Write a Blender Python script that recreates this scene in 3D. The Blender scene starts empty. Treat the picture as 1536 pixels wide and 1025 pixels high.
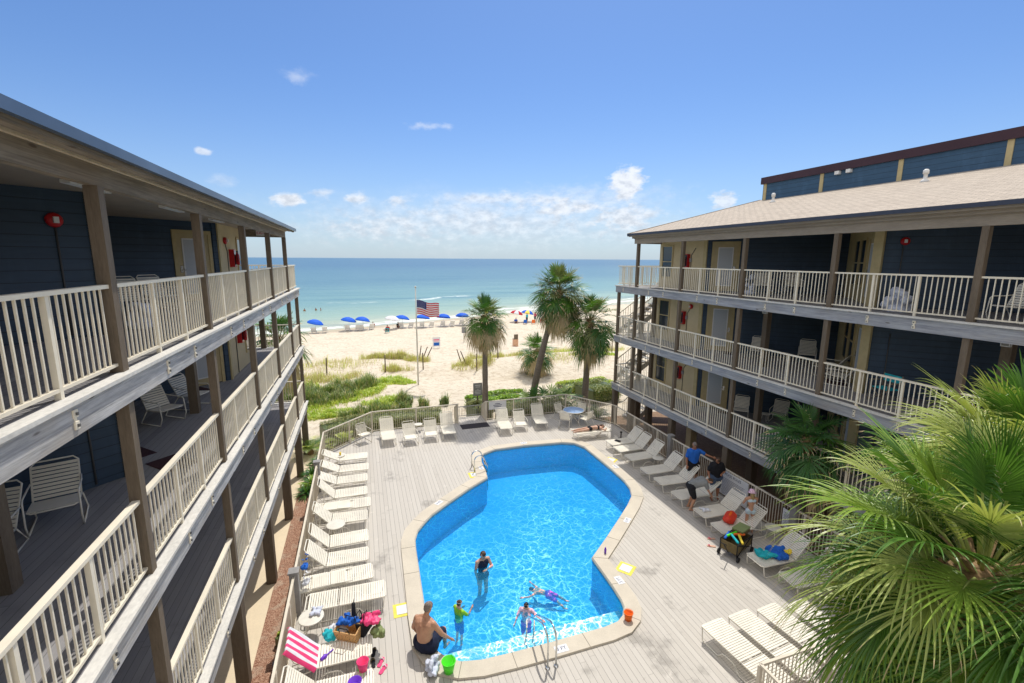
import bpy, bmesh, math, random
import numpy as np
from mathutils import Vector, Matrix, Euler
R = math.radians
C = bpy.context.scene.collection
rng = random.Random(7)
GZ = 0.0            # ground beside the buildings
ZD = 0.65           # pool deck
F1, F2, F3, T3 = 2.654, 5.404, 8.154, 10.346
XL, XR = -2.805, 13.46   # outer faces of the walkway posts
SUN_TO = Vector((0.27, 0.45, 1.0)).normalized()

# ------------------------------------------------------------------ materials
class NT:
    def __init__(s, tree): s.t = tree; s.n = tree.nodes; s.l = tree.links
    def node(s, typ, **kw):
        nd = s.n.new(typ)
        for k, v in kw.items():
            if k.startswith('i_'):
                key = k[2:]
                key = int(key) if key.isdigit() else key.replace('_', ' ')
                s.set(nd.inputs[key], v)
            else: setattr(nd, k, v)
        return nd
    def set(s, sock, v):
        if isinstance(v, bpy.types.NodeSocket): s.l.new(v, sock)
        else:
            if sock.type == 'RGBA' and len(v) == 3: v = (*v, 1)
            sock.default_value = v
    def math(s, op, a, b=0.0, c=0.0, clamp=False):
        nd = s.n.new('ShaderNodeMath'); nd.operation = op; nd.use_clamp = clamp
        s.set(nd.inputs[0], a); s.set(nd.inputs[1], b); s.set(nd.inputs[2], c); return nd.outputs[0]
    def mix(s, f, a, b, blend='MIX'):
        nd = s.n.new('ShaderNodeMix'); nd.data_type = 'RGBA'; nd.blend_type = blend; nd.clamp_factor = True
        s.set(nd.inputs[0], f); s.set(nd.inputs[6], a); s.set(nd.inputs[7], b); return nd.outputs[2]
    def noise(s, vec, scale, detail=3, rough=.55, dim='3D'):
        nd = s.n.new('ShaderNodeTexNoise'); nd.noise_dimensions = dim
        if vec is not None: s.l.new(vec, nd.inputs['Vector'])
        nd.inputs['Scale'].default_value = scale; nd.inputs['Detail'].default_value = detail
        nd.inputs['Roughness'].default_value = rough; return nd.outputs['Fac']
    def ramp(s, f, a, b, lo=0.0, hi=1.0, smooth=True):
        nd = s.n.new('ShaderNodeMapRange'); nd.interpolation_type = 'SMOOTHSTEP' if smooth else 'LINEAR'
        s.set(nd.inputs[0], f); s.set(nd.inputs[1], a); s.set(nd.inputs[2], b); s.set(nd.inputs[3], lo); s.set(nd.inputs[4], hi)
        return nd.outputs[0]
    def coord(s, which='Object'): return s.n.new('ShaderNodeTexCoord').outputs[which]
    def pos(s): return s.n.new('ShaderNodeNewGeometry').outputs['Position']
    def sep(s, v):
        nd = s.n.new('ShaderNodeSeparateXYZ'); s.l.new(v, nd.inputs[0]); return nd.outputs
    def comb(s, x, y, z):
        nd = s.n.new('ShaderNodeCombineXYZ'); s.set(nd.inputs[0], x); s.set(nd.inputs[1], y); s.set(nd.inputs[2], z); return nd.outputs[0]
    def scale(s, v, sx, sy, sz):
        nd = s.n.new('ShaderNodeMapping'); s.l.new(v, nd.inputs[0]); nd.inputs['Scale'].default_value = (sx, sy, sz); return nd.outputs[0]
    def bump(s, h, strength, dist=.01, normal=None):
        nd = s.n.new('ShaderNodeBump'); s.set(nd.inputs['Height'], h); nd.inputs['Strength'].default_value = strength
        nd.inputs['Distance'].default_value = dist; return nd.outputs[0]

MATS = {}
def new_mat(name):
    m = bpy.data.materials.new(name); m.use_nodes = True; MATS[name] = m
    t = NT(m.node_tree); b = m.node_tree.nodes['Principled BSDF']
    return m, t, b
def simple(name, col, rough=.6, var=.15, scale=6.0, metal=0.0, stretch=(1, 1, 1), bump=0.0, spec=.3, fine=None):
    m, t, b = new_mat(name)
    v = t.scale(t.pos(), *stretch)
    f = t.noise(v, scale, 4)
    if fine: f = t.math('MULTIPLY_ADD', t.noise(v, fine, 3), .5, t.math('MULTIPLY', f, .5))
    f = t.ramp(f, .3, .7, 1 - var, 1 + var, False)
    c = t.mix(1.0, col, t.comb(f, f, f), 'MULTIPLY')
    t.set(b.inputs['Base Color'], c); b.inputs['Roughness'].default_value = rough
    b.inputs['Metallic'].default_value = metal; b.inputs['Specular IOR Level'].default_value = spec
    if bump: t.set(b.inputs['Normal'], t.bump(t.noise(v, fine or scale * 6, 3), bump))
    return m

def planks(name, c1, c2, width, axis='x', gap=.035, rough=.7, length=3.6, stain=0.0, gapcol=(.03, .028, .025)):
    m, t, b = new_mat(name)
    p = t.pos(); s = t.sep(p); a = s[0] if axis == 'x' else s[1]; o = s[1] if axis == 'x' else s[0]
    u = t.math('DIVIDE', a, width); fl = t.math('FLOOR', u); fr = t.math('FRACT', u)
    wn = t.node('ShaderNodeTexWhiteNoise', noise_dimensions='1D'); t.set(wn.inputs['W'], fl)
    rnd = wn.outputs['Value']
    j = t.math('FRACT', t.math('DIVIDE', t.math('ADD', o, t.math('MULTIPLY', rnd, 9.7)), length))
    jl = t.math('MULTIPLY', t.math('LESS_THAN', j, .006 / length), .7)
    cell = t.math('FLOOR', t.math('DIVIDE', t.math('ADD', o, t.math('MULTIPLY', rnd, 9.7)), length))
    wn2 = t.node('ShaderNodeTexWhiteNoise', noise_dimensions='2D'); t.set(wn2.inputs['Vector'], t.comb(fl, cell, 0.0))
    g = t.math('MAXIMUM', t.math('LESS_THAN', fr, gap), jl)
    grain = t.noise(t.scale(p, *( (18, .8, 5) if axis == 'x' else (.8, 18, 5))), 2.0, 4)
    f = t.math('ADD', t.math('MULTIPLY', wn2.outputs['Value'], .55), t.math('MULTIPLY', grain, .6))
    c = t.mix(f, c1, c2)
    if stain:
        n = t.noise(p, .9, 6, .65); n2 = t.ramp(n, .56, .7, 0, stain)
        c = t.mix(n2, c, tuple(x * .52 for x in c1))
        n3 = t.ramp(t.noise(p, 2.2, 5, .7), .62, .72, 0, stain * .7); c = t.mix(n3, c, tuple(min(1, x * 1.25) for x in c2))
        n4 = t.ramp(t.noise(p, 3.1, 6, .75), .635, .66, 0, stain * .45); c = t.mix(n4, c, tuple(x * .5 for x in c1))
    c = t.mix(t.math('MULTIPLY', g, .85), c, gapcol)
    t.set(b.inputs['Base Color'], c); b.inputs['Roughness'].default_value = rough; b.inputs['Specular IOR Level'].default_value = .25
    h = t.math('SUBTRACT', t.math('MULTIPLY', grain, .2), g)
    t.set(b.inputs['Normal'], t.bump(h, .5, .006))
    return m

def siding(name, col, step=.19):
    m, t, b = new_mat(name)
    p = t.pos(); s = t.sep(p); fr = t.math('FRACT', t.math('DIVIDE', s[2], step))
    ln = t.math('LESS_THAN', fr, .06)
    n = t.noise(t.scale(p, 1, 1, 7), 2.0, 4)
    c = t.mix(n, tuple(x * .75 for x in col), tuple(x * 1.3 for x in col))
    c = t.mix(t.ramp(t.noise(t.scale(p, 1.5, 1.5, .35), 1.6, 5, .65), .5, .72, 0, .22), c, tuple(min(1, x * 2.0 + .02) for x in col))
    c = t.mix(t.math('MULTIPLY', ln, .8), c, tuple(x * .25 for x in col))
    t.set(b.inputs['Base Color'], c); b.inputs['Roughness'].default_value = .55
    t.set(b.inputs['Normal'], t.bump(t.math('SUBTRACT', 1.0, fr), .7, .015))
    return m

def stripes(name, cols, width, axis=0, coord='Object', rough=.8, phase=0.0):
    m, t, b = new_mat(name)
    s = t.sep(t.coord(coord))[axis]
    u = t.math('FRACT', t.math('ADD', t.math('DIVIDE', s, width * len(cols)), phase))
    c = cols[0]
    for k in range(1, len(cols)):
        c = t.mix(t.math('GREATER_THAN', u, k / len(cols)), c, cols[k])
    t.set(b.inputs['Base Color'], c); b.inputs['Roughness'].default_value = rough
    return m

M = {}
M['rail'] = simple('rail_cream_paint', (.80, .73, .585), .45, .07, 3)
M['rail_shade'] = M['rail']
M['post'] = simple('post_brown_paint', (.155, .12, .085), .7, .28, 3.0, stretch=(3, 3, .4), fine=22, bump=.25)
def weathered(name, light, dark, warm):
    m, t, b = new_mat(name)
    p = t.pos()
    st = t.scale(p, 1.5, .55, 5)
    a = t.noise(st, 2.2, 6, .7); g = t.noise(t.scale(p, 4, .35, 26), 2.5, 5, .65)
    c = t.mix(t.ramp(a, .35, .68), light, dark)
    c = t.mix(t.ramp(t.noise(t.scale(p, 1, .8, 2), .8, 3), .5, .72, 0, .7), c, warm)
    f = t.ramp(g, .3, .7, .72, 1.2, False)
    c = t.mix(1.0, c, t.comb(f, f, f), 'MULTIPLY')
    kn = t.node('ShaderNodeTexVoronoi', i_Scale=1.0); t.l.new(t.scale(p, .01, 1.3, 5.2), kn.inputs['Vector'])
    c = t.mix(t.ramp(kn.outputs['Distance'], .05, .12, .75, 0), c, (.07, .05, .04))
    t.set(b.inputs['Base Color'], c); b.inputs['Roughness'].default_value = .85; b.inputs['Specular IOR Level'].default_value = .15
    t.set(b.inputs['Normal'], t.bump(g, .5, .006)); return m
M['band'] = weathered('weathered_grey_timber', (.54, .53, .515), (.33, .33, .335), (.41, .37, .32))
M['bandR'] = weathered('shaded_grey_timber', (.40, .41, .43), (.27, .28, .31), (.34, .32, .30))  # darker copy of the grey timber, the right wing's shade put into its colour
M['beam'] = weathered('eave_beam_timber', (.27, .23, .18), (.18, .15, .115), (.23, .175, .12))
M['ledge'] = simple('ledge_timber', (.62, .60, .55), .8, .2, 3, stretch=(1, .5, 1), fine=30)
M['fasciaR'] = simple('fascia_brown_paint', (.32, .27, .215), .7, .22, 2.0, stretch=(1, .5, 4), fine=14, bump=.2)
M['trim'] = simple('cream_trim', (.55, .46, .33), .6, .12)
M['gutter'] = simple('blue_gutter_metal', (.075, .11, .165), .35, .2, 1.2, metal=.25)
M['darktrim'] = simple('dark_drip_edge', (.05, .06, .09), .5, .1)
M['maroon'] = simple('maroon_coping_metal', (.06, .028, .034), .4, .12, 1)
M['soffit'] = simple('soffit_board', (.36, .30, .24), .8, .12, 2)
M['walk'] = planks('walkway_boards', (.22, .215, .22), (.36, .35, .35), .14, 'x', rough=.75, stain=.25)
M['deck'] = planks('pool_deck_boards', (.475, .44, .39), (.565, .53, .475), .142, 'x', gap=.055, rough=.6, length=4.8, stain=.62, gapcol=(.13, .12, .11))
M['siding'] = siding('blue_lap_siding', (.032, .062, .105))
M['siding_sun'] = siding('blue_lap_siding_high', (.034, .085, .15), .22)  # brighter siding copy for the clerestory, sunlight put into its colour
M['stucco'] = simple('tan_stucco', (.60, .50, .31), .9, .1, 2, fine=40, bump=.3)
M['tan'] = simple('tan_wood_trim', (.52, .42, .22), .6, .1, 4)
M['doortan'] = simple('tan_door_paint', (.50, .41, .23), .5, .06)
M['white'] = simple('white_paint', (.74, .74, .72), .5, .05)
M['blind'] = stripes('window_blind_slats', [(.55, .58, .6), (.42, .45, .48)], .018, 2, rough=.6)
M['glassdark'] = simple('dark_window_glass', (.03, .045, .06), .08, .2, 1, spec=.8)
M['red'] = simple('red_enamel', (.50, .018, .022), .35, .08)
M['metal'] = simple('brushed_metal', (.55, .55, .53), .25, .1, 10, metal=.9)
M['steel'] = simple('polished_steel', (.72, .72, .70), .12, .05, 10, metal=1.0)
M['grey'] = simple('grey_plastic', (.28, .28, .28), .5, .1)
M['conduit'] = simple('conduit_paint', (.10, .10, .10), .5, .1)
M['black'] = simple('black_rubber', (.018, .018, .02), .6, .2)
M['mat'] = simple('dark_door_mat', (.05, .045, .05), .95, .3, 20, fine=120, bump=.6)
M['matr'] = simple('maroon_door_mat', (.06, .025, .03), .95, .3, 20, fine=120, bump=.6)
M['vinyl'] = simple('cream_vinyl_strap', (.82, .775, .66), .55, .09, 2)
M['frame'] = simple('cream_tube_frame', (.82, .78, .68), .35, .05)
M['tabletop'] = simple('cream_table_top', (.72, .69, .60), .4, .08)
M['tableblue'] = simple('blue_table_top', (.30, .42, .62), .25, .12, 5)
M['fence'] = simple('fence_beige_paint', (.70, .63, .51), .5, .1, 2)
M['fencegrey'] = simple('fence_post_grey', (.30, .29, .28), .5, .12)
M['cope'] = simple('pool_coping_concrete', (.60, .54, .44), .85, .16, 1.3, fine=50, bump=.3)
M['joint'] = simple('coping_joint', (.17, .15, .12), .95, .1)
M['side'] = simple('cream_sidewalk', (.74, .62, .44), .85, .1, 1.2, fine=30)
M['signw'] = simple('white_sign_board', (.72, .73, .75), .5, .04)
M['ink'] = simple('dark_blue_ink', (.03, .04, .12), .6, .05)
M['lime'] = simple('lime_green', (.30, .62, .03), .5, .08)
M['limeb'] = simple('bright_green_plastic', (.09, .72, .03), .35, .05)
M['pink'] = simple('hot_pink', (.80, .06, .20), .45, .08)
M['purple'] = simple('purple_plastic', (.16, .04, .55), .35, .06)
M['orange'] = simple('orange_plastic', (.85, .16, .015), .4, .05)
M['blue'] = simple('royal_blue_cloth', (.02, .10, .48), .8, .12, 6)
M['blueum'] = simple('blue_umbrella_cloth', (.005, .105, .62), .7, .08, 2)
M['teal'] = simple('teal_cloth', (.02, .42, .48), .8, .2, 9)
M['yellow'] = simple('yellow_paint', (.78, .66, .10), .6, .12, 8)
M['yelb'] = simple('bright_yellow', (.85, .62, .05), .5, .1)
M['navy'] = simple('navy_cloth', (.012, .018, .045), .8, .2, 8)
M['blk'] = simple('black_cloth', (.014, .014, .018), .85, .25, 8)
M['shirtblue'] = simple('blue_shirt_cotton', (.02, .13, .52), .85, .12, 7, bump=.3)
M['greyshirt'] = simple('grey_shirt_cotton', (.24, .25, .25), .9, .15, 7, bump=.3)
M['denim'] = simple('denim_blue', (.06, .09, .15), .85, .2, 12)
M['tanbag'] = simple('olive_brown_canvas', (.16, .12, .055), .85, .2, 10)
M['olive'] = simple('olive_box', (.24, .29, .12), .6, .08)
M['redbag'] = simple('red_bag', (.72, .055, .025), .5, .1)
M['skin'] = simple('skin', (.52, .28, .175), .5, .1, 8, spec=.35)
M['skin2'] = simple('skin_tanned', (.38, .17, .095), .5, .1, 8, spec=.4)
M['skin3'] = simple('skin_pale', (.62, .37, .26), .5, .1, 8, spec=.35)
M['hairb'] = simple('brown_hair', (.07, .04, .025), .6, .3, 30)
M['hairg'] = simple('grey_hair', (.20, .17, .15), .6, .3, 30)
M['hairbl'] = simple('blonde_hair', (.36, .25, .11), .6, .3, 30)
M['hairk'] = simple('black_hair', (.015, .012, .012), .4, .3, 30)
M['whitecl'] = simple('white_cloth', (.70, .71, .74), .9, .1, 5)
M['bag'] = simple('white_laundry', (.60, .64, .75), .8, .15, 5, bump=.5)
M['pinkhat'] = simple('pink_patterned_hat', (.75, .5, .62), .8, .5, 22)
M['iceblue'] = simple('ice_blue_swim', (.55, .68, .75), .7, .1)
M['barkg'] = simple('palm_bark', (.20, .165, .13), .95, .4, 5, stretch=(1, 1, 3.5), fine=26, bump=.8)
M['thatch'] = simple('dry_palm_thatch', (.26, .17, .085), .95, .5, 8, fine=40, bump=.5)

def leafmat(name, c1, c2, scale=1.5, trans=.22, rough=.36):
    m, t, b = new_mat(name)
    n = t.noise(t.pos(), scale, 3)
    oi = t.node('ShaderNodeNewGeometry').outputs['Random Per Island']
    f = t.math('ADD', t.math('MULTIPLY', oi, .6), t.math('MULTIPLY', n, .5))
    c = t.mix(f, c1, c2)
    t.set(b.inputs['Base Color'], c); b.inputs['Roughness'].default_value = rough; b.inputs['Specular IOR Level'].default_value = .4
    tr = t.node('ShaderNodeBsdfTranslucent'); t.set(tr.inputs[0], t.mix(1.0, c, (1.3, 1.35, .5), 'MULTIPLY'))
    mx = t.node('ShaderNodeMixShader'); mx.inputs[0].default_value = trans
    t.l.new(b.outputs[0], mx.inputs[1]); t.l.new(tr.outputs[0], mx.inputs[2])
    t.l.new(mx.outputs[0], m.node_tree.nodes['Material Output'].inputs[0])
    return m
M['leafA'] = leafmat('palm_leaf_green', (.055, .15, .022), (.13, .26, .045))
M['leafB'] = leafmat('palm_leaf_yellow', (.30, .38, .09), (.50, .54, .19))
M['leafC'] = leafmat('palm_leaf_dark', (.035, .11, .035), (.08, .19, .05))
M['leafD'] = leafmat('palm_leaf_dry', (.45, .34, .18), (.62, .50, .32), trans=.2, rough=.8)
M['leafE'] = leafmat('palm_leaf_fresh', (.16, .29, .035), (.32, .44, .08))
M['leafO'] = leafmat('palm_leaf_olive', (.13, .17, .06), (.27, .30, .13))
M['hedge'] = leafmat('hedge_leaves', (.22, .26, .08), (.46, .46, .20), 4, .25)
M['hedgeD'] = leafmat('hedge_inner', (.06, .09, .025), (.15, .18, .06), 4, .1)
M['brightg'] = leafmat('bright_groundcover', (.26, .46, .05), (.46, .62, .08), 1, .3)
M['yelg'] = leafmat('yellow_green_grass', (.48, .56, .10), (.66, .70, .20), .7, .25)
M['midg'] = leafmat('mid_green_grass', (.20, .30, .10), (.36, .44, .18), .7, .25)
M['dryg'] = leafmat('dry_dune_grass', (.52, .45, .24), (.68, .60, .36), .7, .2)

# sand
def sand():
    m, t, b = new_mat('beach_sand')
    p = t.pos(); s = t.sep(p)
    a = t.noise(p, .25, 5, .6); f = t.noise(p, 2.6, 5, .7); g = t.noise(t.scale(p, .3, 1, 1), 1.2, 5, .65)
    c = t.mix(a, (.64, .56, .44), (.74, .665, .54))
    c = t.mix(t.ramp(f, .48, .66, 0, .75), c, (.47, .385, .28))
    c = t.mix(t.ramp(g, .5, .66, 0, .5), c, (.53, .44, .325))
    # wet sand near the water: shoreline y = 79 + .42 x
    sh = t.math('SUBTRACT', s[1], t.math('MULTIPLY_ADD', s[0], .42, 77.5))
    sh = t.math('ADD', sh, t.math('MULTIPLY', t.noise(t.scale(p, .12, .12, 1), 1.0, 3), 6.0))
    c = t.mix(t.ramp(sh, -1.0, 2.5, 0, .8), c, (.45, .38, .28))
    t.set(b.inputs['Base Color'], c); b.inputs['Roughness'].default_value = .95; b.inputs['Specular IOR Level'].default_value = .1
    h = t.math('ADD', t.noise(p, 3.5, 5, .65), t.math('MULTIPLY', t.noise(p, .9, 3), 1.2))
    t.set(b.inputs['Normal'], t.bump(h, .9, .16)); return m
M['sand'] = sand()
def mulch():
    m, t, b = new_mat('red_mulch')
    p = t.pos(); v = t.node('ShaderNodeTexVoronoi', i_Scale=38.0); t.l.new(p, v.inputs['Vector'])
    s = t.sep(v.outputs['Color'])
    c = t.mix(s[0], (.24, .105, .06), (.52, .32, .22))
    c = t.mix(t.ramp(t.noise(p, 3, 5), .5, .65, 0, .5), c, (.50, .40, .30))
    t.set(b.inputs['Base Color'], c); b.inputs['Roughness'].default_value = .95
    t.set(b.inputs['Normal'], t.bump(v.outputs['Distance'], 1.0, .02)); return m
M['mulch'] = mulch()
def paver():
    m, t, b = new_mat('brick_pavers')
    br = t.node('ShaderNodeTexBrick', i_Scale=4.5); t.l.new(t.pos(), br.inputs['Vector'])
    t.set(br.inputs['Color1'], (.26, .15, .085)); t.set(br.inputs['Color2'], (.36, .23, .13)); t.set(br.inputs['Mortar'], (.16, .11, .07))
    t.set(b.inputs['Base Color'], br.outputs['Color']); b.inputs['Roughness'].default_value = .9; return m
M['paver'] = paver()
def shingle():
    m, t, b = new_mat('sand_shingles')
    p = t.pos(); s = t.sep(p)
    br = t.node('ShaderNodeTexBrick', i_Scale=1.0, offset=.5); t.l.new(t.comb(t.math('MULTIPLY', s[1], 1.0), t.math('MULTIPLY', s[2], 4.0), 0.0), br.inputs['Vector'])
    br.inputs['Brick Width'].default_value = .32; br.inputs['Row Height'].default_value = .145 * 1.0; br.inputs['Mortar Size'].default_value = .012
    t.set(br.inputs['Color1'], (.50, .43, .35)); t.set(br.inputs['Color2'], (.40, .34, .275)); t.set(br.inputs['Mortar'], (.24, .205, .17)); br.inputs['Bias'].default_value = -.2
    n = t.noise(t.scale(p, 1, 1, 1), 9, 4, .7)
    f = t.ramp(n, .3, .7, .82, 1.14, False)
    c = t.mix(1.0, br.outputs['Color'], t.comb(f, f, f), 'MULTIPLY')
    t.set(b.inputs['Base Color'], c); b.inputs['Roughness'].default_value = .95
    t.set(b.inputs['Normal'], t.bump(br.outputs['Fac'], -.5, .01)); return m
M['shingle'] = shingle()
def sea():
    m, t, b = new_mat('sea_water')
    p = t.pos(); s = t.sep(p)
    d = t.math('SUBTRACT', s[1], t.math('MULTIPLY_ADD', s[0], .42, 79.0))
    wob = t.math('MULTIPLY', t.math('SUBTRACT', t.noise(t.scale(p, .03, .06, 1), 1.0, 4), .5), 60.0)
    dd = t.math('ADD', d, t.math('MULTIPLY', wob, t.ramp(d, 0, 120, .15, 1.0)))
    c = t.mix(t.ramp(dd, 0, 22), (.50, .50, .36), (.32, .44, .34))
    c = t.mix(t.ramp(dd, 10, 55), c, (.17, .315, .31))
    c = t.mix(t.ramp(dd, 50, 170), c, (.10, .215, .265))
    c = t.mix(t.ramp(dd, 150, 700), c, (.065, .155, .235))
    # swell streaks
    st = t.noise(t.scale(p, .012, .10, 1), 1.0, 6, .65)
    c = t.mix(t.ramp(st, .5, .68, 0, .45), c, (.02, .13, .2))
    st2 = t.noise(t.scale(p, .03, .22, 1), 1.0, 6, .7)
    c = t.mix(t.ramp(st2, .56, .72, 0, .35), c, (.18, .36, .38))
    # foam: lines near the shore and a few breakers
    n1 = t.noise(t.scale(p, .10, .10, 1), 1.0, 5, .6)
    e = t.math('ABSOLUTE', t.math('SUBTRACT', t.math('ADD', d, t.math('MULTIPLY', n1, 7.0)), 7.5))
    foam = t.math('MULTIPLY', t.ramp(e, .6, 2.2, 1.0, 0), t.ramp(t.noise(p, .7, 4, .7), .35, .55, 0, 1))
    n2 = t.noise(t.scale(p, .045, .045, 1), 1.0, 4, .6)
    e2 = t.math('ABSOLUTE', t.math('SUBTRACT', t.math('ADD', d, t.math('MULTIPLY', n2, 16.0)), 17.0))
    gate = t.ramp(t.noise(t.scale(p, .05, .02, 1), 1.0, 2), .44, .54, 0, 1)
    foam2 = t.math('MULTIPLY', t.math('MULTIPLY', t.ramp(e2, .3, 2.4, 1.0, 0), gate), t.ramp(t.noise(p, .8, 4, .7), .35, .6, 0, 1))
    e3 = t.math('ABSOLUTE', t.math('SUBTRACT', t.math('ADD', d, t.math('MULTIPLY', n2, 30.0)), 62.0))
    gate3 = t.ramp(t.noise(t.scale(p, .035, .02, 1), 1.0, 2), .50, .58, 0, 1)
    foam3 = t.math('MULTIPLY', t.math('MULTIPLY', t.ramp(e3, .5, 3.0, .8, 0), gate3), t.ramp(t.noise(p, .5, 4, .7), .4, .6, 0, 1))
    fo = t.math('MAXIMUM', foam, t.math('MAXIMUM', foam2, foam3))
    wc = t.math('MULTIPLY', t.ramp(t.noise(t.scale(p, .07, .35, 1), 1.0, 5, .7), .70, .74, 0, .6), t.ramp(d, 40, 90, 0, 1))
    fo = t.math('MAXIMUM', fo, wc)
    c = t.mix(fo, c, (.82, .85, .82))
    t.set(b.inputs['Base Color'], c)
    t.set(b.inputs['Roughness'], t.math('MULTIPLY_ADD', fo, .5, .32)); b.inputs['Specular IOR Level'].default_value = .3
    h = t.math('ADD', t.noise(t.scale(p, .25, .9, 1), 1.0, 6, .7), t.math('MULTIPLY', t.noise(t.scale(p, .05, .2, 1), 1.0, 4), 3.0))
    t.set(b.inputs['Normal'], t.bump(h, .7, .35)); return m
M['sea'] = sea()
# pool
def poolshell():
    m, t, b = new_mat('pool_blue_plaster')
    p = t.pos()
    n = t.noise(p, .5, 3)
    c = t.mix(n, (.05, .44, .90), (.09, .52, .95))
    t.set(b.inputs['Base Color'], c); b.inputs['Roughness'].default_value = .8; b.inputs['Specular IOR Level'].default_value = .1; return m
M['pool'] = poolshell()
M['poolwall'] = simple('pool_wall_plaster', (.03, .62, .98), .8, .05, 2, spec=.1)  # walls brighter than the floor plaster, light painted in against their shade
M['poolstep'] = simple('pool_step_pale_plaster', (.50, .80, .88), .8, .1, 2, spec=.1)
def water():
    # clear water: a Voronoi net of caustic light is painted into its transparent colour
    m, t, b = new_mat('pool_water'); nt = m.node_tree; nt.nodes.remove(b)
    p = t.pos()
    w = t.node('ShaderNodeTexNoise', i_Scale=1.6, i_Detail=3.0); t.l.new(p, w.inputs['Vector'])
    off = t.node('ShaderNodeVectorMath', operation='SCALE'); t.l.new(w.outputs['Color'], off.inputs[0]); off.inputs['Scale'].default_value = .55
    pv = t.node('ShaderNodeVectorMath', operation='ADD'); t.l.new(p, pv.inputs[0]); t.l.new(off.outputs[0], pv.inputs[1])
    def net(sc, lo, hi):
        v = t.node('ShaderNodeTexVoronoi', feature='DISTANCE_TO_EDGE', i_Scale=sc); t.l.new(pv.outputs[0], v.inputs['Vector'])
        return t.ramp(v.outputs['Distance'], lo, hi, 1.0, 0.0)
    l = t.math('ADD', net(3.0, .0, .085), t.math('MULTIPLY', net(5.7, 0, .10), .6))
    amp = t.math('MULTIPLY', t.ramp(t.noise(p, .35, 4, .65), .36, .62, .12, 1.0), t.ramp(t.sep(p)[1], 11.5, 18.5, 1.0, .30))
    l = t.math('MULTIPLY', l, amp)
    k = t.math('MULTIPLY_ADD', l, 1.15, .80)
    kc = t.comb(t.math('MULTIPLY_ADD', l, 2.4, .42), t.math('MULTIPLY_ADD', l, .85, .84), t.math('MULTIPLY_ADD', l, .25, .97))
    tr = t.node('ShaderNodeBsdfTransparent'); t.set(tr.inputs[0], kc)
    gl = t.node('ShaderNodeBsdfGlossy', i_Roughness=.03)
    h = t.math('ADD', t.noise(pv.outputs[0], 2.4, 4, .55), t.math('MULTIPLY', t.noise(p, 9.0, 3), .22))
    bp = t.bump(h, .55, .06); t.l.new(bp, gl.inputs['Normal'])
    fr = t.node('ShaderNodeFresnel', i_IOR=1.33); t.l.new(bp, fr.inputs['Normal'])
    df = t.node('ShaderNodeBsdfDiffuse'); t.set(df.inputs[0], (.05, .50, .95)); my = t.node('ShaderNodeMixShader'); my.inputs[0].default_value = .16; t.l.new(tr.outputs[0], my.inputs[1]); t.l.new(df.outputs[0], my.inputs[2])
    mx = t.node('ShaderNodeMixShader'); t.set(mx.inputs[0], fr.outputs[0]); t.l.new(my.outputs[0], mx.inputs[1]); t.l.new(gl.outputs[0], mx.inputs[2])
    t.l.new(mx.outputs[0], nt.nodes['Material Output'].inputs[0]); return m
M['water'] = water()

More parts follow.
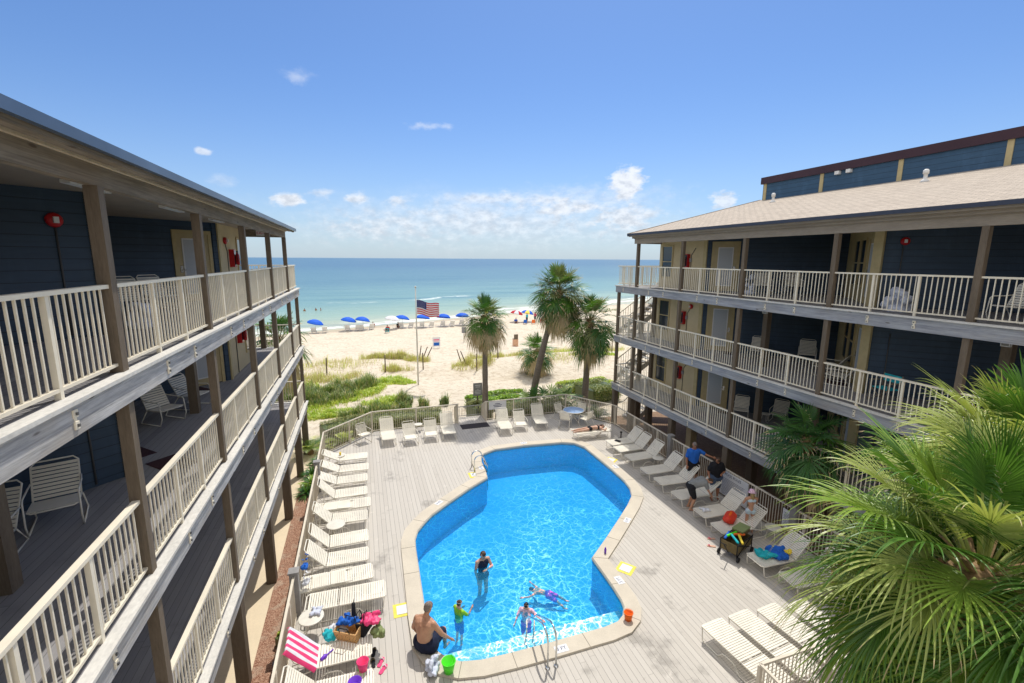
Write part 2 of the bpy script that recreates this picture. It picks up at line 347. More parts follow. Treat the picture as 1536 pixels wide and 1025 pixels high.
# ------------------------------------------------------------------ mesh builder
class MB:
    def __init__(s): s.v = []; s.f = []; s.m = []; s.sm = []; s.n = 0
    def add(s, verts, faces, mi=0, smooth=False):
        o = s.n; s.v.extend(verts); s.n += len(verts)
        for f in faces: s.f.append(tuple(i + o for i in f)); s.m.append(mi); s.sm.append(smooth)
    def box(s, x0, x1, y0, y1, z0, z1, mi=0, mtx=None):
        if x0 > x1: x0, x1 = x1, x0
        if y0 > y1: y0, y1 = y1, y0
        if z0 > z1: z0, z1 = z1, z0
        v = [Vector(p) for p in ((x0, y0, z0), (x1, y0, z0), (x1, y1, z0), (x0, y1, z0), (x0, y0, z1), (x1, y0, z1), (x1, y1, z1), (x0, y1, z1))]
        if mtx: v = [mtx @ p for p in v]
        s.add(v, [(0, 3, 2, 1), (4, 5, 6, 7), (0, 1, 5, 4), (1, 2, 6, 5), (2, 3, 7, 6), (3, 0, 4, 7)], mi)
    def bar(s, a, b, w, h, mi=0, up=(0, 0, 1)):
        a = Vector(a); b = Vector(b); d = (b - a); L = d.length
        if L < 1e-6: return
        d.normalize(); u = Vector(up)
        if abs(d.dot(u)) > .99: u = Vector((0, 1, 0))
        r = d.cross(u).normalized(); u = r.cross(d).normalized()
        v = []
        for p in (a, b):
            for i, j in ((-1, -1), (1, -1), (1, 1), (-1, 1)): v.append(p + r * (i * w / 2) + u * (j * h / 2))
        s.add(v, [(3, 2, 1, 0), (4, 5, 6, 7), (0, 1, 5, 4), (1, 2, 6, 5), (2, 3, 7, 6), (3, 0, 4, 7)], mi)
    def tube(s, pts, r, seg=8, mi=0, closed=False, caps=True):
        pts = [Vector(p) for p in pts]; n = len(pts)
        rs = r if isinstance(r, (list, tuple)) else [r] * n
        rings = []; prev = None
        for i, p in enumerate(pts):
            if closed: d = pts[(i + 1) % n] - pts[i - 1]
            else: d = pts[min(i + 1, n - 1)] - pts[max(i - 1, 0)]
            if d.length < 1e-9: d = Vector((0, 0, 1))
            d.normalize()
            if prev is None:
                u = Vector((0, 0, 1)) if abs(d.z) < .9 else Vector((1, 0, 0))
            else: u = prev
            x = d.cross(u)
            if x.length < 1e-6: x = d.cross(Vector((0.3, 1, .2)))
            x.normalize(); u = x.cross(d).normalized(); prev = u
            rings.append([p + (x * math.cos(2 * math.pi * k / seg) + u * math.sin(2 * math.pi * k / seg)) * rs[i] for k in range(seg)])
        v = [q for rg in rings for q in rg]; f = []
        m = n if closed else n - 1
        for i in range(m):
            for k in range(seg):
                a = i * seg + k; b = i * seg + (k + 1) % seg; c = ((i + 1) % n) * seg + (k + 1) % seg; d_ = ((i + 1) % n) * seg + k
                f.append((a, b, c, d_))
        if caps and not closed:
            f.append(tuple(reversed(range(seg)))); f.append(tuple((n - 1) * seg + k for k in range(seg)))
        s.add(v, f, mi, True)
    def lathe(s, prof, center=(0, 0, 0), seg=16, mi=0, mtx=None, smooth=True):
        c = Vector(center); v = []; f = []
        for (r, z) in prof:
            for k in range(seg):
                a = 2 * math.pi * k / seg; p = Vector((r * math.cos(a), r * math.sin(a), z))
                if mtx: p = mtx @ p
                v.append(p + c)
        for i in range(len(prof) - 1):
            for k in range(seg):
                f.append((i * seg + k, i * seg + (k + 1) % seg, (i + 1) * seg + (k + 1) % seg, (i + 1) * seg + k))
        f.append(tuple(reversed(range(seg)))); f.append(tuple((len(prof) - 1) * seg + k for k in range(seg)))
        s.add(v, f, mi, smooth)
    def prism(s, poly, z0, z1, mi=0):
        n = len(poly); v = [Vector((x, y, z0)) for x, y in poly] + [Vector((x, y, z1)) for x, y in poly]
        f = [tuple(reversed(range(n))), tuple(range(n, 2 * n))] + [(i, (i + 1) % n, n + (i + 1) % n, n + i) for i in range(n)]
        s.add(v, f, mi)
    def quad(s, a, b, c, d, mi=0): s.add([Vector(a), Vector(b), Vector(c), Vector(d)], [(0, 1, 2, 3)], mi)
    def capsule(s, a, b, ra, rb, mi=0, seg=12, ringn=4):
        a = Vector(a); b = Vector(b); d = b - a
        if d.length < 1e-5: d = Vector((0, 0, 1e-4)); b = a + d
        dn = d.normalized(); pts = []; rs = []
        for k in range(ringn + 1):
            t = math.pi / 2 * (1 - k / ringn); pts.append(a - dn * ra * math.sin(t)); rs.append(max(ra * math.cos(t), ra * .02))
        for k in range(ringn + 1):
            t = math.pi / 2 * (k / ringn); pts.append(b + dn * rb * math.sin(t)); rs.append(max(rb * math.cos(t), rb * .02))
        s.tube(pts, rs, seg, mi)
    def mesh(s, name, mats):
        me = bpy.data.meshes.new(name)
        me.from_pydata([tuple(p) for p in s.v], [], s.f)
        for mm in (mats if isinstance(mats, (list, tuple)) else [mats]): me.materials.append(mm)
        me.polygons.foreach_set('material_index', s.m); me.polygons.foreach_set('use_smooth', s.sm); me.update(); return me
    def build(s, name, mats, parent=None, loc=None, rot=None):
        o = bpy.data.objects.new(name, s.mesh(name, mats)); C.objects.link(o)
        if parent: o.parent = parent
        if loc: o.location = loc
        if rot: o.rotation_euler = rot
        return o

def np_obj(name, V, Fq, mi, mats, parent=None, smooth=False):
    me = bpy.data.meshes.new(name); nv = len(V); nf = len(Fq); k = Fq.shape[1]
    me.vertices.add(nv); me.vertices.foreach_set('co', np.asarray(V, dtype=np.float32).ravel())
    me.loops.add(nf * k); me.loops.foreach_set('vertex_index', np.asarray(Fq, dtype=np.int32).ravel())
    me.polygons.add(nf); me.polygons.foreach_set('loop_start', np.arange(0, nf * k, k, dtype=np.int32))
    for m_ in mats: me.materials.append(m_)
    me.polygons.foreach_set('material_index', np.asarray(mi, dtype=np.int32))
    me.polygons.foreach_set('use_smooth', np.full(nf, smooth))
    me.update(calc_edges=True); me.validate()
    o = bpy.data.objects.new(name, me); C.objects.link(o)
    if parent: o.parent = parent
    return o

def tag(o, label=None, cat=None, group=None, kind=None):
    if label: o['label'] = label
    if cat: o['category'] = cat
    if group: o['group'] = group
    if kind: o['kind'] = kind
    return o
def thing(name, label, cat, loc=(0, 0, 0), rz=0.0, group=None):
    o = bpy.data.objects.new(name, None); C.objects.link(o); o.empty_display_size = .1
    o.location = loc; o.rotation_euler = (0, 0, rz); return tag(o, label, cat, group)
def dup(o, loc, rz, label, group=None, parent=None):
    c = o.copy(); C.objects.link(c)
    if parent is None: c.location = loc; c.rotation_euler = (0, 0, rz); tag(c, label, None, group)
    else: c.parent = parent
    for ch in list(o.children): dup(ch, None, 0, None, None, c)
    return c
class Proto:
    """first use moves the original, later uses copy it with its parts"""
    def __init__(s, make): s.make = make; s.o = None
    def put(s, loc, rz, label, group=None, scale=None):
        if s.o is None:
            s.o = s.make(); o = s.o; o.location = loc; o.rotation_euler = (0, 0, rz); tag(o, label, None, group)
        else: o = dup(s.o, loc, rz, label, group)
        if scale: o.scale = (scale,) * 3
        return o
def arc(c, r, a0, a1, n, plane='xy'):
    out = []
    for k in range(n + 1):
        a = a0 + (a1 - a0) * k / n; u, w = r * math.cos(a), r * math.sin(a)
        out.append((c[0] + u, c[1] + w, c[2]) if plane == 'xy' else ((c[0] + u, c[1], c[2] + w) if plane == 'xz' else (c[0], c[1] + u, c[2] + w)))
    return out
SKYTINT = (.70, .91, 1.20); HAZEC = (5.7, 6.8, 8.0); CLOUDC = (8.2, 8.5, 8.9); SKYSTR = .112; SUNSTR = 3.5; FILLC = (11.0, 10.6, 10.2)
# ------------------------------------------------------------------ camera, world, sun
sc = bpy.context.scene
FPX, PITCH, YAW, ROLL = 697.578, 0.1758812, 0.3137623, -0.0059975
cam = bpy.data.cameras.new('camera'); cam.sensor_width = 36; cam.lens = FPX / 1536 * 36; cam.clip_start = .05; cam.clip_end = 60000
co = bpy.data.objects.new('camera', cam); C.objects.link(co); sc.camera = co
def raydir(a, b):
    c, s = math.cos(ROLL), math.sin(ROLL); x = a * c + b * s; u = -a * s + b * c
    c, s = math.cos(PITCH), math.sin(PITCH); y = c + u * s; z = -s + u * c
    c, s = math.cos(YAW), math.sin(YAW); return Vector((x * c + y * s, -x * s + y * c, z))
fw = raydir(0, 0); rt = raydir(1, 0) - fw; up = raydir(0, 1) - fw
mw = Matrix((rt.normalized(), up.normalized(), -fw.normalized())).transposed().to_4x4(); mw.translation = (0, 0, 9.55)
co.matrix_world = mw
sc.view_settings.view_transform = 'Standard'; sc.view_settings.look = 'None'; sc.view_settings.exposure = 0
sc.cycles.max_bounces = 8; sc.cycles.transparent_max_bounces = 12; sc.cycles.diffuse_bounces = 4
sc.cycles.use_denoising = True
sc.cycles.caustics_reflective = False; sc.cycles.caustics_refractive = False

w = bpy.data.worlds.new('World'); sc.world = w; w.use_nodes = True
t = NT(w.node_tree); bg = w.node_tree.nodes['Background']
el = math.asin(SUN_TO.z); az = math.atan2(SUN_TO.x, SUN_TO.y)
sky = t.node('ShaderNodeTexSky', sky_type='NISHITA', sun_disc=False, sun_elevation=el, sun_rotation=az, air_density=1.0, dust_density=.6, ozone_density=2.5, altitude=0)
skyc = sky.outputs[0]
g = t.coord('Generated'); s3 = t.sep(g)
azn = t.math('MULTIPLY', t.math('ARCTAN2', s3[0], s3[1]), 57.2958)
hyp = t.math('SQRT', t.math('ADD', t.math('MULTIPLY', s3[0], s3[0]), t.math('MULTIPLY', s3[1], s3[1])))
eln = t.math('MULTIPLY', t.math('ARCTAN2', s3[2], hyp), 57.2958)
cv = t.comb(azn, t.math('MULTIPLY', eln, 1.7), 0.0)
n1 = t.noise(cv, .55, 8, .62); n2 = t.noise(cv, .16, 6, .6); n3 = t.noise(cv, .62, 9, .56)
def blob(a, e, ra, re, k=1.0, soft=.35, nz=n1, amp=2.6):
    dx = t.math('DIVIDE', t.math('SUBTRACT', azn, a), ra); dy = t.math('DIVIDE', t.math('SUBTRACT', eln, e), re)
    d = t.math('SQRT', t.math('ADD', t.math('MULTIPLY', dx, dx), t.math('MULTIPLY', dy, dy)))
    v = t.math('ADD', t.math('SUBTRACT', 1.0, d), t.math('MULTIPLY', t.math('SUBTRACT', nz, .5), amp))
    return t.math('MULTIPLY', t.ramp(v, 0.0, soft, 0, 1), k)
CL = [(-5.3, 18.0, 2.1, .9, .38, 1.3, n1, 2.2), (8.4, 14.5, 3.2, .5, .5, 1.1, n1, 2.6), (-14.3, 10.2, .9, .45, .7, .6, n3, 1.6),
      (-6.9, 6.1, 1.9, 1.0, .97, .6, n3, 1.7), (-3.4, 7.0, 1.6, .6, .6, .9, n3, 1.9), (.2, 6.6, 1.6, .65, .85, .8, n3, 1.9),
      (4.6, 6.5, 1.5, .6, .7, .8, n3, 1.9), (31.1, 8.6, 2.4, 2.1, .97, .5, n3, 1.7), (24.0, 6.0, 4.2, 1.5, .9, .8, n3, 1.9),
      (15.7, 7.0, 9.0, .9, .7, 1.0, n1, 1.6), (31.0, 5.0, 4.8, 1.8, .85, .8, n3, 1.9), (41.5, 6.3, 1.6, 1.2, .75, .5, n3, 2.0),
      (-13.1, 7.6, 1.6, .8, .3, 1.0, n1, 2.0), (12.5, 4.6, 22, 3.0, .72, 1.7, n3, 2.6), (15, 4.0, 34, 5.0, .66, 1.3, n2, 1.2), (35, 3.4, 12, 2.0, .6, 1.3, n3, 2.2),
      (1.5, 3.2, 10, 2.0, .6, 1.3, n3, 2.2), (27, 7.0, 13, 2.2, .45, 1.2, n1, 2.0), (-40, 9, 12, 3, .8, .6, n1, 2.4), (80, 8, 16, 4, .8, .6, n1, 2.4), (150, 10, 25, 5, .8, .6, n1, 2.4), (-110, 12, 25, 5, .8, .6, n1, 2.4)]
mask = None
for c in CL:
    b_ = blob(c[0], c[1], c[2], c[3], c[4], c[5], c[6], c[7])
    mask = b_ if mask is None else t.math('SUBTRACT', 1.0, t.math('MULTIPLY', t.math('SUBTRACT', 1.0, mask), t.math('SUBTRACT', 1.0, b_)))
# blue grade of the clear sky and a pale haze towards the horizon
sk = t.mix(1.0, skyc, SKYTINT, 'MULTIPLY')
haze = t.math('POWER', t.ramp(eln, -1.0, 22.0, 1.0, 0.0, False), 2.6)
sk = t.mix(t.math('MULTIPLY', haze, .62), sk, HAZEC)
shade = t.ramp(t.math('ADD', t.noise(cv, .8, 6, .6), t.math('MULTIPLY', eln, .022)), .42, .78, .72, 1.06)
cc = t.mix(1.0, CLOUDC, t.comb(shade, t.math('MULTIPLY_ADD', shade, .92, .075), t.math('MULTIPLY_ADD', shade, .8, .2)), 'MULTIPLY')
sk = t.mix(t.math('MULTIPLY', mask, .92), sk, cc)
# added unseen bright veil overhead and behind the camera, lifting the ambient light
rel_ = t.math('COSINE', t.math('DIVIDE', t.math('SUBTRACT', azn, 18.0), 57.2958))
fill = t.math('MAXIMUM', t.ramp(eln, 36, 58, 0, .85), t.math('MULTIPLY', t.ramp(rel_, .35, -.2, 0, .85), t.ramp(eln, 4, 25, .5, 1.0)))
vn = t.ramp(n2, .3, .6, .75, 1.0)
sk = t.mix(t.math('MULTIPLY', fill, vn), sk, FILLC)
t.set(bg.inputs['Color'], sk); bg.inputs['Strength'].default_value = SKYSTR

sl = bpy.data.lights.new('sun', 'SUN'); sl.energy = SUNSTR; sl.angle = R(.53); sl.color = (1.0, .955, .88)
so = bpy.data.objects.new('sun', sl); C.objects.link(so); so.rotation_euler = SUN_TO.to_track_quat('Z', 'Y').to_euler(); so.location = (5, 10, 30)

# ------------------------------------------------------------------ terrain, sea
SEA = -1.75
def sstep(a, b, x):
    u = min(1, max(0, (x - a) / (b - a))); return u * u * (3 - 2 * u)
def bumpf(x, y, cx, cy, rx, ry, h):
    d = ((x - cx) / rx) ** 2 + ((y - cy) / ry) ** 2
    return h * math.exp(-d * 1.6)
from mathutils import noise as mnoise
def gh(x, y):
    s = y - (.42 * x * sstep(-60, 90, x) if True else 0)
    sl_ = y - .42 * x
    z = -1.30 * sstep(36, 66, y)
    z -= .10 * sstep(66, 76, sl_) + 2.4 * sstep(74, 100, sl_)
    z += bumpf(x, y, 1.0, 42.5, 6, 4.5, .75) + bumpf(x, y, -7, 41, 7, 5, .5) + bumpf(x, y, 11.5, 39, 6, 4.0, .75) + bumpf(x, y, 20, 40, 6, 5, .6) + bumpf(x, y, 2, 33.5, 3.5, 2.5, .35)
    a = sstep(26, 32, y) * (1 - sstep(76, 80, sl_))
    z += a * .16 * mnoise.noise((x * .35, y * .35, 0)) + a * .05 * mnoise.noise((x * 1.3, y * 1.3, 3))
    if abs(x) < 40 and y < 26: z = min(z, 0.0)
    return z
def ground_grid():
    xs = [-900, -400, -200, -120, -80, -60] + [-50 + i * .6 for i in range(int(130 / .6) + 1)] + [90, 120, 200, 400, 900]
    ys = [-60, -30, -10, -6] + [-5 + i * .5 for i in range(172)] + [84, 90, 100, 120, 170, 300, 500]
    V = np.array([(x, y, -3.5 if (-1.3 < x < 12.2 and -2 < y < 21.2) else gh(x, y)) for y in ys for x in xs]); nx = len(xs)
    Fq = np.array([(j * nx + i, j * nx + i + 1, (j + 1) * nx + i + 1, (j + 1) * nx + i) for j in range(len(ys) - 1) for i in range(nx - 1)])
    o = np_obj('ground', V, Fq, np.zeros(len(Fq)), [M['sand']], smooth=True); o['kind'] = 'structure'
ground_grid()
mb = MB(); mb.add([Vector(p) for p in ((-30000, -60, SEA), (30000, -60, SEA), (30000, 45000, SEA), (-30000, 45000, SEA))], [(0, 1, 2, 3)])
# start the water beyond the dunes only
mb = MB(); mb.add([Vector(p) for p in ((-30000, 40, SEA), (60, 60, SEA), (30000, 60, SEA), (30000, 45000, SEA), (-30000, 45000, SEA))], [(0, 1, 2, 3, 4)])
o = mb.build('sea', M['sea']); o['kind'] = 'structure'

# ground strips beside the buildings
mb = MB(); mb.box(-3.9, -2.86, -6, 24.6, -.05, .015); mb.box(-2.859, -2.35, 20.5, 24.6, -.05, .014); o = mb.build('sidewalk', M['side']); o['kind'] = 'structure'
mb = MB(); mb.box(-2.855, -1.96, -6, 20.3, -.05, .03); o = mb.build('mulch_bed', M['mulch']); o['kind'] = 'structure'
mb = MB(); mb.box(-14, -3.905, -6, 22.4, -.05, .02); o = mb.build('pavement', M['side']); o['kind'] = 'structure'
mb = MB(); mb.box(12.9, 30, -6, 24.2, -.05, .02); o = mb.build('brick_pavement', M['paver']); o['kind'] = 'structure'

# ------------------------------------------------------------------ pool and deck
POOL = [(5.0, 19.63), (5.64, 19.97), (7.14, 20.0), (9.03, 19.82), (9.59, 19.55), (9.85, 18.99), (9.87, 18.01), (9.88, 16.44), (9.84, 15.37), (9.72, 14.75), (9.46, 14.21), (8.97, 13.69), (8.18, 12.97), (7.21, 12.11), (6.26, 11.3), (6.25, 10.84), (6.22, 10.07), (6.17, 9.48), (6.1, 9.22), (5.94, 9.0), (5.68, 8.84), (5.27, 8.78), (4.66, 8.77), (3.8, 8.75), (2.88, 8.75), (2.18, 8.77), (1.74, 8.86), (1.49, 9.01), (1.28, 9.28), (1.16, 9.65), (1.15, 10.6), (1.19, 12.2), (1.22, 13.43), (1.25, 13.83), (1.39, 14.3), (1.68, 14.75), (1.99, 15.15), (2.73, 15.82), (3.67, 16.63), (4.56, 17.28), (4.68, 18.04), (4.71, 18.82), (4.81, 19.29)]
def offset_poly(P, d):
    n = len(P); out = []
    for i in range(n):
        p0 = Vector(P[i - 1]); p1 = Vector(P[i]); p2 = Vector(P[(i + 1) % n])
        a = (p1 - p0).normalized(); b = (p2 - p1).normalized()
        na = Vector((-a.y, a.x)); nb = Vector((-b.y, b.x)); m_ = (na + nb).normalized()
        k = 1 / max(.55, m_.dot(na)); out.append(tuple(p1 + m_ * d * k))
    return out
OUT = offset_poly(POOL, .42); LIP = offset_poly(POOL, .0)
def inside(P, x, y):
    c = False; n = len(P)
    for i in range(n):
        x1, y1 = P[i]; x2, y2 = P[(i + 1) % n]
        if (y1 > y) != (y2 > y) and x < (x2 - x1) * (y - y1) / (y2 - y1) + x1: c = not c
    return c
zt = ZD + .055
pool = thing('swimming_pool', 'free-form blue swimming pool with pale concrete coping in the deck', 'swimming pool', (5.5, 14, 0))
def rel(mb, o_): mb.v = [Vector(p) - o_ for p in mb.v]
PO = Vector((5.5, 14, 0)); n = len(POOL)
mb = MB()
v = [Vector((x, y, zt)) for x, y in LIP] + [Vector((x, y, zt)) for x, y in OUT] + [Vector((x, y, ZD - .06)) for x, y in OUT] + [Vector((x, y, zt - .05)) for x, y in offset_poly(POOL, -.03)] + [Vector((x, y, ZD - .10)) for x, y in POOL]
f = []
for i in range(n):
    j = (i + 1) % n
    f += [(j, i, n + i, n + j), (n + j, n + i, 2 * n + i, 2 * n + j), (i, j, 3 * n + j, 3 * n + i), (3 * n + i, 3 * n + j, 4 * n + j, 4 * n + i)]
mb.add(v, f); 
acc = 0
for i in range(n):
    acc += (Vector(POOL[i]) - Vector(POOL[i - 1])).length
    if acc > 1.0:
        acc = 0; a_ = Vector(LIP[i]); b_ = Vector(OUT[i]); mb.bar((a_.x, a_.y, zt - .001), (b_.x, b_.y, zt - .001), .012, .006, 1)
rel(mb, PO); mb.build('coping', [M['cope'], M['joint']], pool)
zf = lambda y: ZD - .92 - (y - 8.7) * .025
mb = MB(); v = [Vector((x, y, ZD + .0)) for x, y in POOL] + [Vector((x, y, zf(y))) for x, y in POOL]
mb.add(v, [tuple(range(n, 2 * n))] + [(i, (i + 1) % n, n + (i + 1) % n, n + i) for i in range(n)]); mb.m = [0] + [1] * n
rel(mb, PO); mb.build('basin', [M['pool'], M['poolwall']], pool)
def clip_y(P, ymax):
    out = []
    for i in range(len(P)):
        a = P[i]; b = P[(i + 1) % len(P)]
        if a[1] <= ymax: out.append(a)
        if (a[1] <= ymax) != (b[1] <= ymax):
            k = (ymax - a[1]) / (b[1] - a[1]); out.append((a[0] + (b[0] - a[0]) * k, ymax))
    return out
PS = offset_poly(POOL, -.004)
mb = MB(); mb.prism(list(reversed(clip_y(PS, 9.62))), zf(9), ZD - .40); mb.prism(list(reversed(clip_y(offset_poly(POOL, -.007), 9.15))), ZD - .39, ZD - .24)
rel(mb, PO); mb.build('step', M['poolstep'], pool)
# water surface as a fine grid would be wasteful: one sheet
mb = MB(); mb.add([Vector((x, y, ZD - .07)) for x, y in offset_poly(POOL, -.001)], [tuple(reversed(range(n)))]); 
wf = mb.f[0]
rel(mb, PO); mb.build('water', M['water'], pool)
# wooden deck with a hole for the pool
DECK = [(-1.98, -3), (7.05, -3), (7.05, 5.9), (12.88, 5.9), (12.88, 21.35), (11.15, 24.08), (6.3, 24.08), (6.3, 25.0), (4.72, 25.0), (4.72, 24.08), (.2, 24.08), (-1.98, 21.75)]
bm = bmesh.new()
def loop(P, z):
    vs = [bm.verts.new((x, y, z)) for x, y in P]; return [bm.edges.new((vs[i], vs[(i + 1) % len(vs)])) for i in range(len(vs))], vs
e1, v1 = loop(DECK, ZD); e2, v2 = loop(offset_poly(POOL, .40), ZD)
bmesh.ops.triangle_fill(bm, use_beauty=True, use_dissolve=False, edges=e1 + e2, normal=(0, 0, 1))
for f_ in bm.faces:
    if f_.normal.z < 0: f_.normal_flip()
lo = [bm.verts.new((v_.co.x, v_.co.y, GZ - .02)) for v_ in v1]
for i in range(len(v1)): bm.faces.new((v1[i], v1[(i + 1) % len(v1)], lo[(i + 1) % len(v1)], lo[i]))
me = bpy.data.meshes.new('pool_deck'); bm.to_mesh(me); bm.free(); me.materials.append(M['deck'])
o = bpy.data.objects.new('pool_deck', me); C.objects.link(o); o['kind'] = 'structure'

# pool depth markers on the coping
def text_mesh(body, size, mat, loc, rot, parent=None, name='lettering', align='CENTER', ext=.0008):
    cu = bpy.data.curves.new(name, 'FONT'); cu.body = body; cu.size = size; cu.align_x = align; cu.align_y = 'CENTER'; cu.extrude = ext
    ob = bpy.data.objects.new(name, cu); C.objects.link(ob)
    dg = bpy.context.evaluated_depsgraph_get(); me = bpy.data.meshes.new_from_object(ob.evaluated_get(dg)); bpy.data.objects.remove(ob)
    me.materials.clear(); me.materials.append(mat); o2 = bpy.data.objects.new(name, me); C.objects.link(o2); o2.location = loc; o2.rotation_euler = rot
    if parent: o2.parent = parent
    return o2
for k, (x, y, rz, tx, lab) in enumerate([(8.35, 12.75, 41, '5 FT', 'white depth tile on the coping of the right pool edge'), (6.5, 10.15, 90, '3 FT', 'white depth tile beside the pool corner near the yellow skimmer lid'),
        (2.35, 15.85, 41, '4 FT', 'white depth tile on the coping of the left diagonal pool edge'), (4.0, 8.5, 0, '3 FT', 'white depth tile on the coping beside the foot of the handrail'),
        (.9, 10.2, -90, '3 FT', 'white depth tile on the coping just behind the seated man'), (7.2, 20.25, 0, '6 FT', 'white depth tile on the coping at the far pool edge'), (4.55, 18.2, 90, '5 FT', 'white depth tile on the coping beside the pool ladder'), (10.15, 16.6, -90, '6 FT', 'white depth tile on the coping near the shaded loungers')]):
    d = thing('depth_marker', lab, 'pool marker', (x, y, zt), R(rz), 'depth markers around the pool coping')
    mb = MB(); mb.box(-.16, .16, -.1, .1, .0, .006); mb.build('tile', M['signw'], d)
    text_mesh(tx, .13, M['ink'], (0, 0, .0075), (0, 0, 0), d)
for k, (x, y, rz, lab) in enumerate([(.63, 10.9, 0, 'square yellow skimmer lid with white middle left of the seated man'), (6.98, 10.6, 38, 'square yellow skimmer lid with white middle near the right pool corner'),
        (4.15, 17.75, 0, 'square yellow skimmer lid beside the pool ladder'), (10.35, 17.35, 38, 'pale yellow skimmer lid in front of the shaded loungers')]):
    d = thing('skimmer_lid', lab, 'skimmer lid', (x, y, ZD), R(rz), 'yellow skimmer lids around the pool')
    mb = MB(); mb.box(-.24, .24, -.24, .24, 0, .008); mb.build('painted_border', M['yellow'], d)
    mb = MB(); mb.box(-.155, .155, -.155, .155, .008, .018); mb.build('lid', M['signw'], d)

# ladder (left) and handrail (near edge)
lad = thing('pool_ladder', 'steel pool ladder with two curved rails at the left pool edge', 'pool ladder', (4.62, 18.25, ZD))
for yy in (-.26, .26):
    pts = [(-.42, yy, .0), (-.42, yy, .5)] + arc((-.2, yy, .5), .22, math.pi, .35, 8, 'xz') + [(.16, yy, .2), (.16, yy, -.9)]
    mb = MB(); mb.tube(pts, .024, 8); mb.build('rail', M['steel'], lad)
for zz in (-.1, -.4, -.7, .22):
    mb = MB(); mb.box(.10, .20, -.26, .26, zz - .015, zz + .015); mb.build('rung', M['steel'], lad)
hr = thing('pool_handrail', 'steel grab rail curving from the near deck down into the pool', 'handrail', (3.52, 8.16, ZD))
for xx in (0, .20):
    pts = [(xx, 0, 0), (xx, 0, .62)] + [(xx, .06, .78), (xx, .2, .86), (xx, .36, .84), (xx, .60, .70), (xx, 1.22, .30), (xx, 1.36, .12), (xx, 1.40, -.5)]
    mb = MB(); mb.tube(pts, .022, 8); mb.build('rail', M['steel'], hr)
    mb = MB(); mb.lathe([(.06, 0), (.06, .012), (.03, .03)], (xx, 0, 0), 14); mb.build('flange', M['steel'], hr)

# ------------------------------------------------------------------ fences
def fence_run(root, pts, z0, h=1.12, step=.105, every=1.83, O=Vector((0, 0, 0)), bal=.017):
    for a, b in zip(pts[:-1], pts[1:]):
        a = Vector(a); b = Vector(b); L = (b - a).length; ns = max(1, round(L / every)); d = (b - a) / ns
        for k in range(ns):
            p = a + d * k - O; q = a + d * (k + 1) - O
            mb = MB(); mb.bar((*p[:2], z0 + h - .02), (*q[:2], z0 + h - .02), .055, .045); mb.bar((*p[:2], z0 + .09), (*q[:2], z0 + .09), .035, .03)
            m_ = max(2, round((q - p).length / step))
            for i in range(1, m_):
                r_ = p + (q - p) * i / m_; mb.bar((r_.x, r_.y, z0 + .09), (r_.x, r_.y, z0 + h - .04), bal, bal, up=(q - p).normalized())
            mb.build('fence_panel', M['fence'], root)
            mb = MB(); mb.box(p.x - .035, p.x + .035, p.y - .035, p.y + .035, z0, z0 + h - .043); mb.build('fence_post', M['fence'], root)
fl = thing('pool_fence', 'beige metal picket fence along the left and far left edge of the pool deck', 'fence', (-1.93, 21.7, ZD))
V2 = lambda x, y: Vector((x, y, 0))
fence_run(fl, [V2(-1.93, -2.5), V2(-1.93, 21.7), V2(.22, 24.02), V2(4.72, 24.02)], 0, O=V2(-1.93, 21.7))
fr_ = thing('pool_fence', 'beige metal picket fence from the gate around the right edge of the deck', 'fence', (12.83, 21.3, ZD))
fence_run(fr_, [V2(6.3, 24.02), V2(11.12, 24.02), V2(12.83, 21.3), V2(12.83, 6.0), V2(7.1, 5.97)], 0, O=V2(12.83, 21.3))
fn = thing('pool_fence', 'beige picket fence at the near deck corner beside the big palm', 'fence', (7.1, 5.97, ZD))
fence_run(fn, [V2(7.1, 5.97), V2(7.1, -2.9)], 0, O=V2(7.1, 5.97))
for x, y, lab in ((-1.93, 18.2, 'thick grey post capping the left fence beside the upper loungers'), (-1.93, 11.55, 'thick grey post on the left fence beside the blue towel'), (12.83, 16.5, 'thick grey fence post with a switch box near the shaded loungers'), (12.83, 10.2, 'grey capped fence post beside the small notice')):
    p = thing('fence_pier', lab, 'fence post', (x, y, ZD), 0, 'thick posts in the pool fence')
    mb = MB(); mb.box(-.1, .1, -.1, .1, 0, 1.2); mb.build('shaft', M['fencegrey'], p)
    mb = MB(); mb.box(-.125, .125, -.125, .125, 1.2, 1.24); mb.build('cap', M['fencegrey'], p)
for s, lab in ((4.72, 'left stair rail flanking the beach gate opening'), (6.3, 'right stair rail flanking the beach gate opening')):
    p = thing('stair_rail', lab, 'railing', (s, 24.06, ZD), 0, 'stair rails at the beach gate')
    mb = MB(); a = Vector((0, 0, 1.1)); b = Vector((0, .95, .60)); mb.bar(a, b, .07, .05)
    for i in range(10):
        q = a + (b - a) * i / 9; mb.bar((q.x, q.y, 0 if True else 0), q, .025, .06, up=(1, 0, 0))
    mb.build('picket_panel', M['fence'], p)
gt = thing('beach_gate', 'low dark picket gate between the stair rails', 'gate', (4.76, 24.98, ZD))
mb = MB(); mb.bar((0, 0, .62), (1.5, 0, .62), .03, .04); mb.bar((0, 0, .08), (1.5, 0, .08), .03, .03)
for i in range(15): mb.bar((.02 + i * .104, 0, .08), (.02 + i * .104, 0, .62), .017, .017)
mb.build('picket_panel', M['fencegrey'], gt)
mb = MB(); mb.box(1.30, 1.36, -.03, -.0155, .45, .55); mb.build('latch', M['black'], gt)
m_ = MB(); m_.box(4.75, 6.27, 23.05, 23.75, ZD, ZD + .012); tag(m_.build('door_mat', M['mat']), 'long dark rubber mat on the deck inside the beach gate', 'door mat')

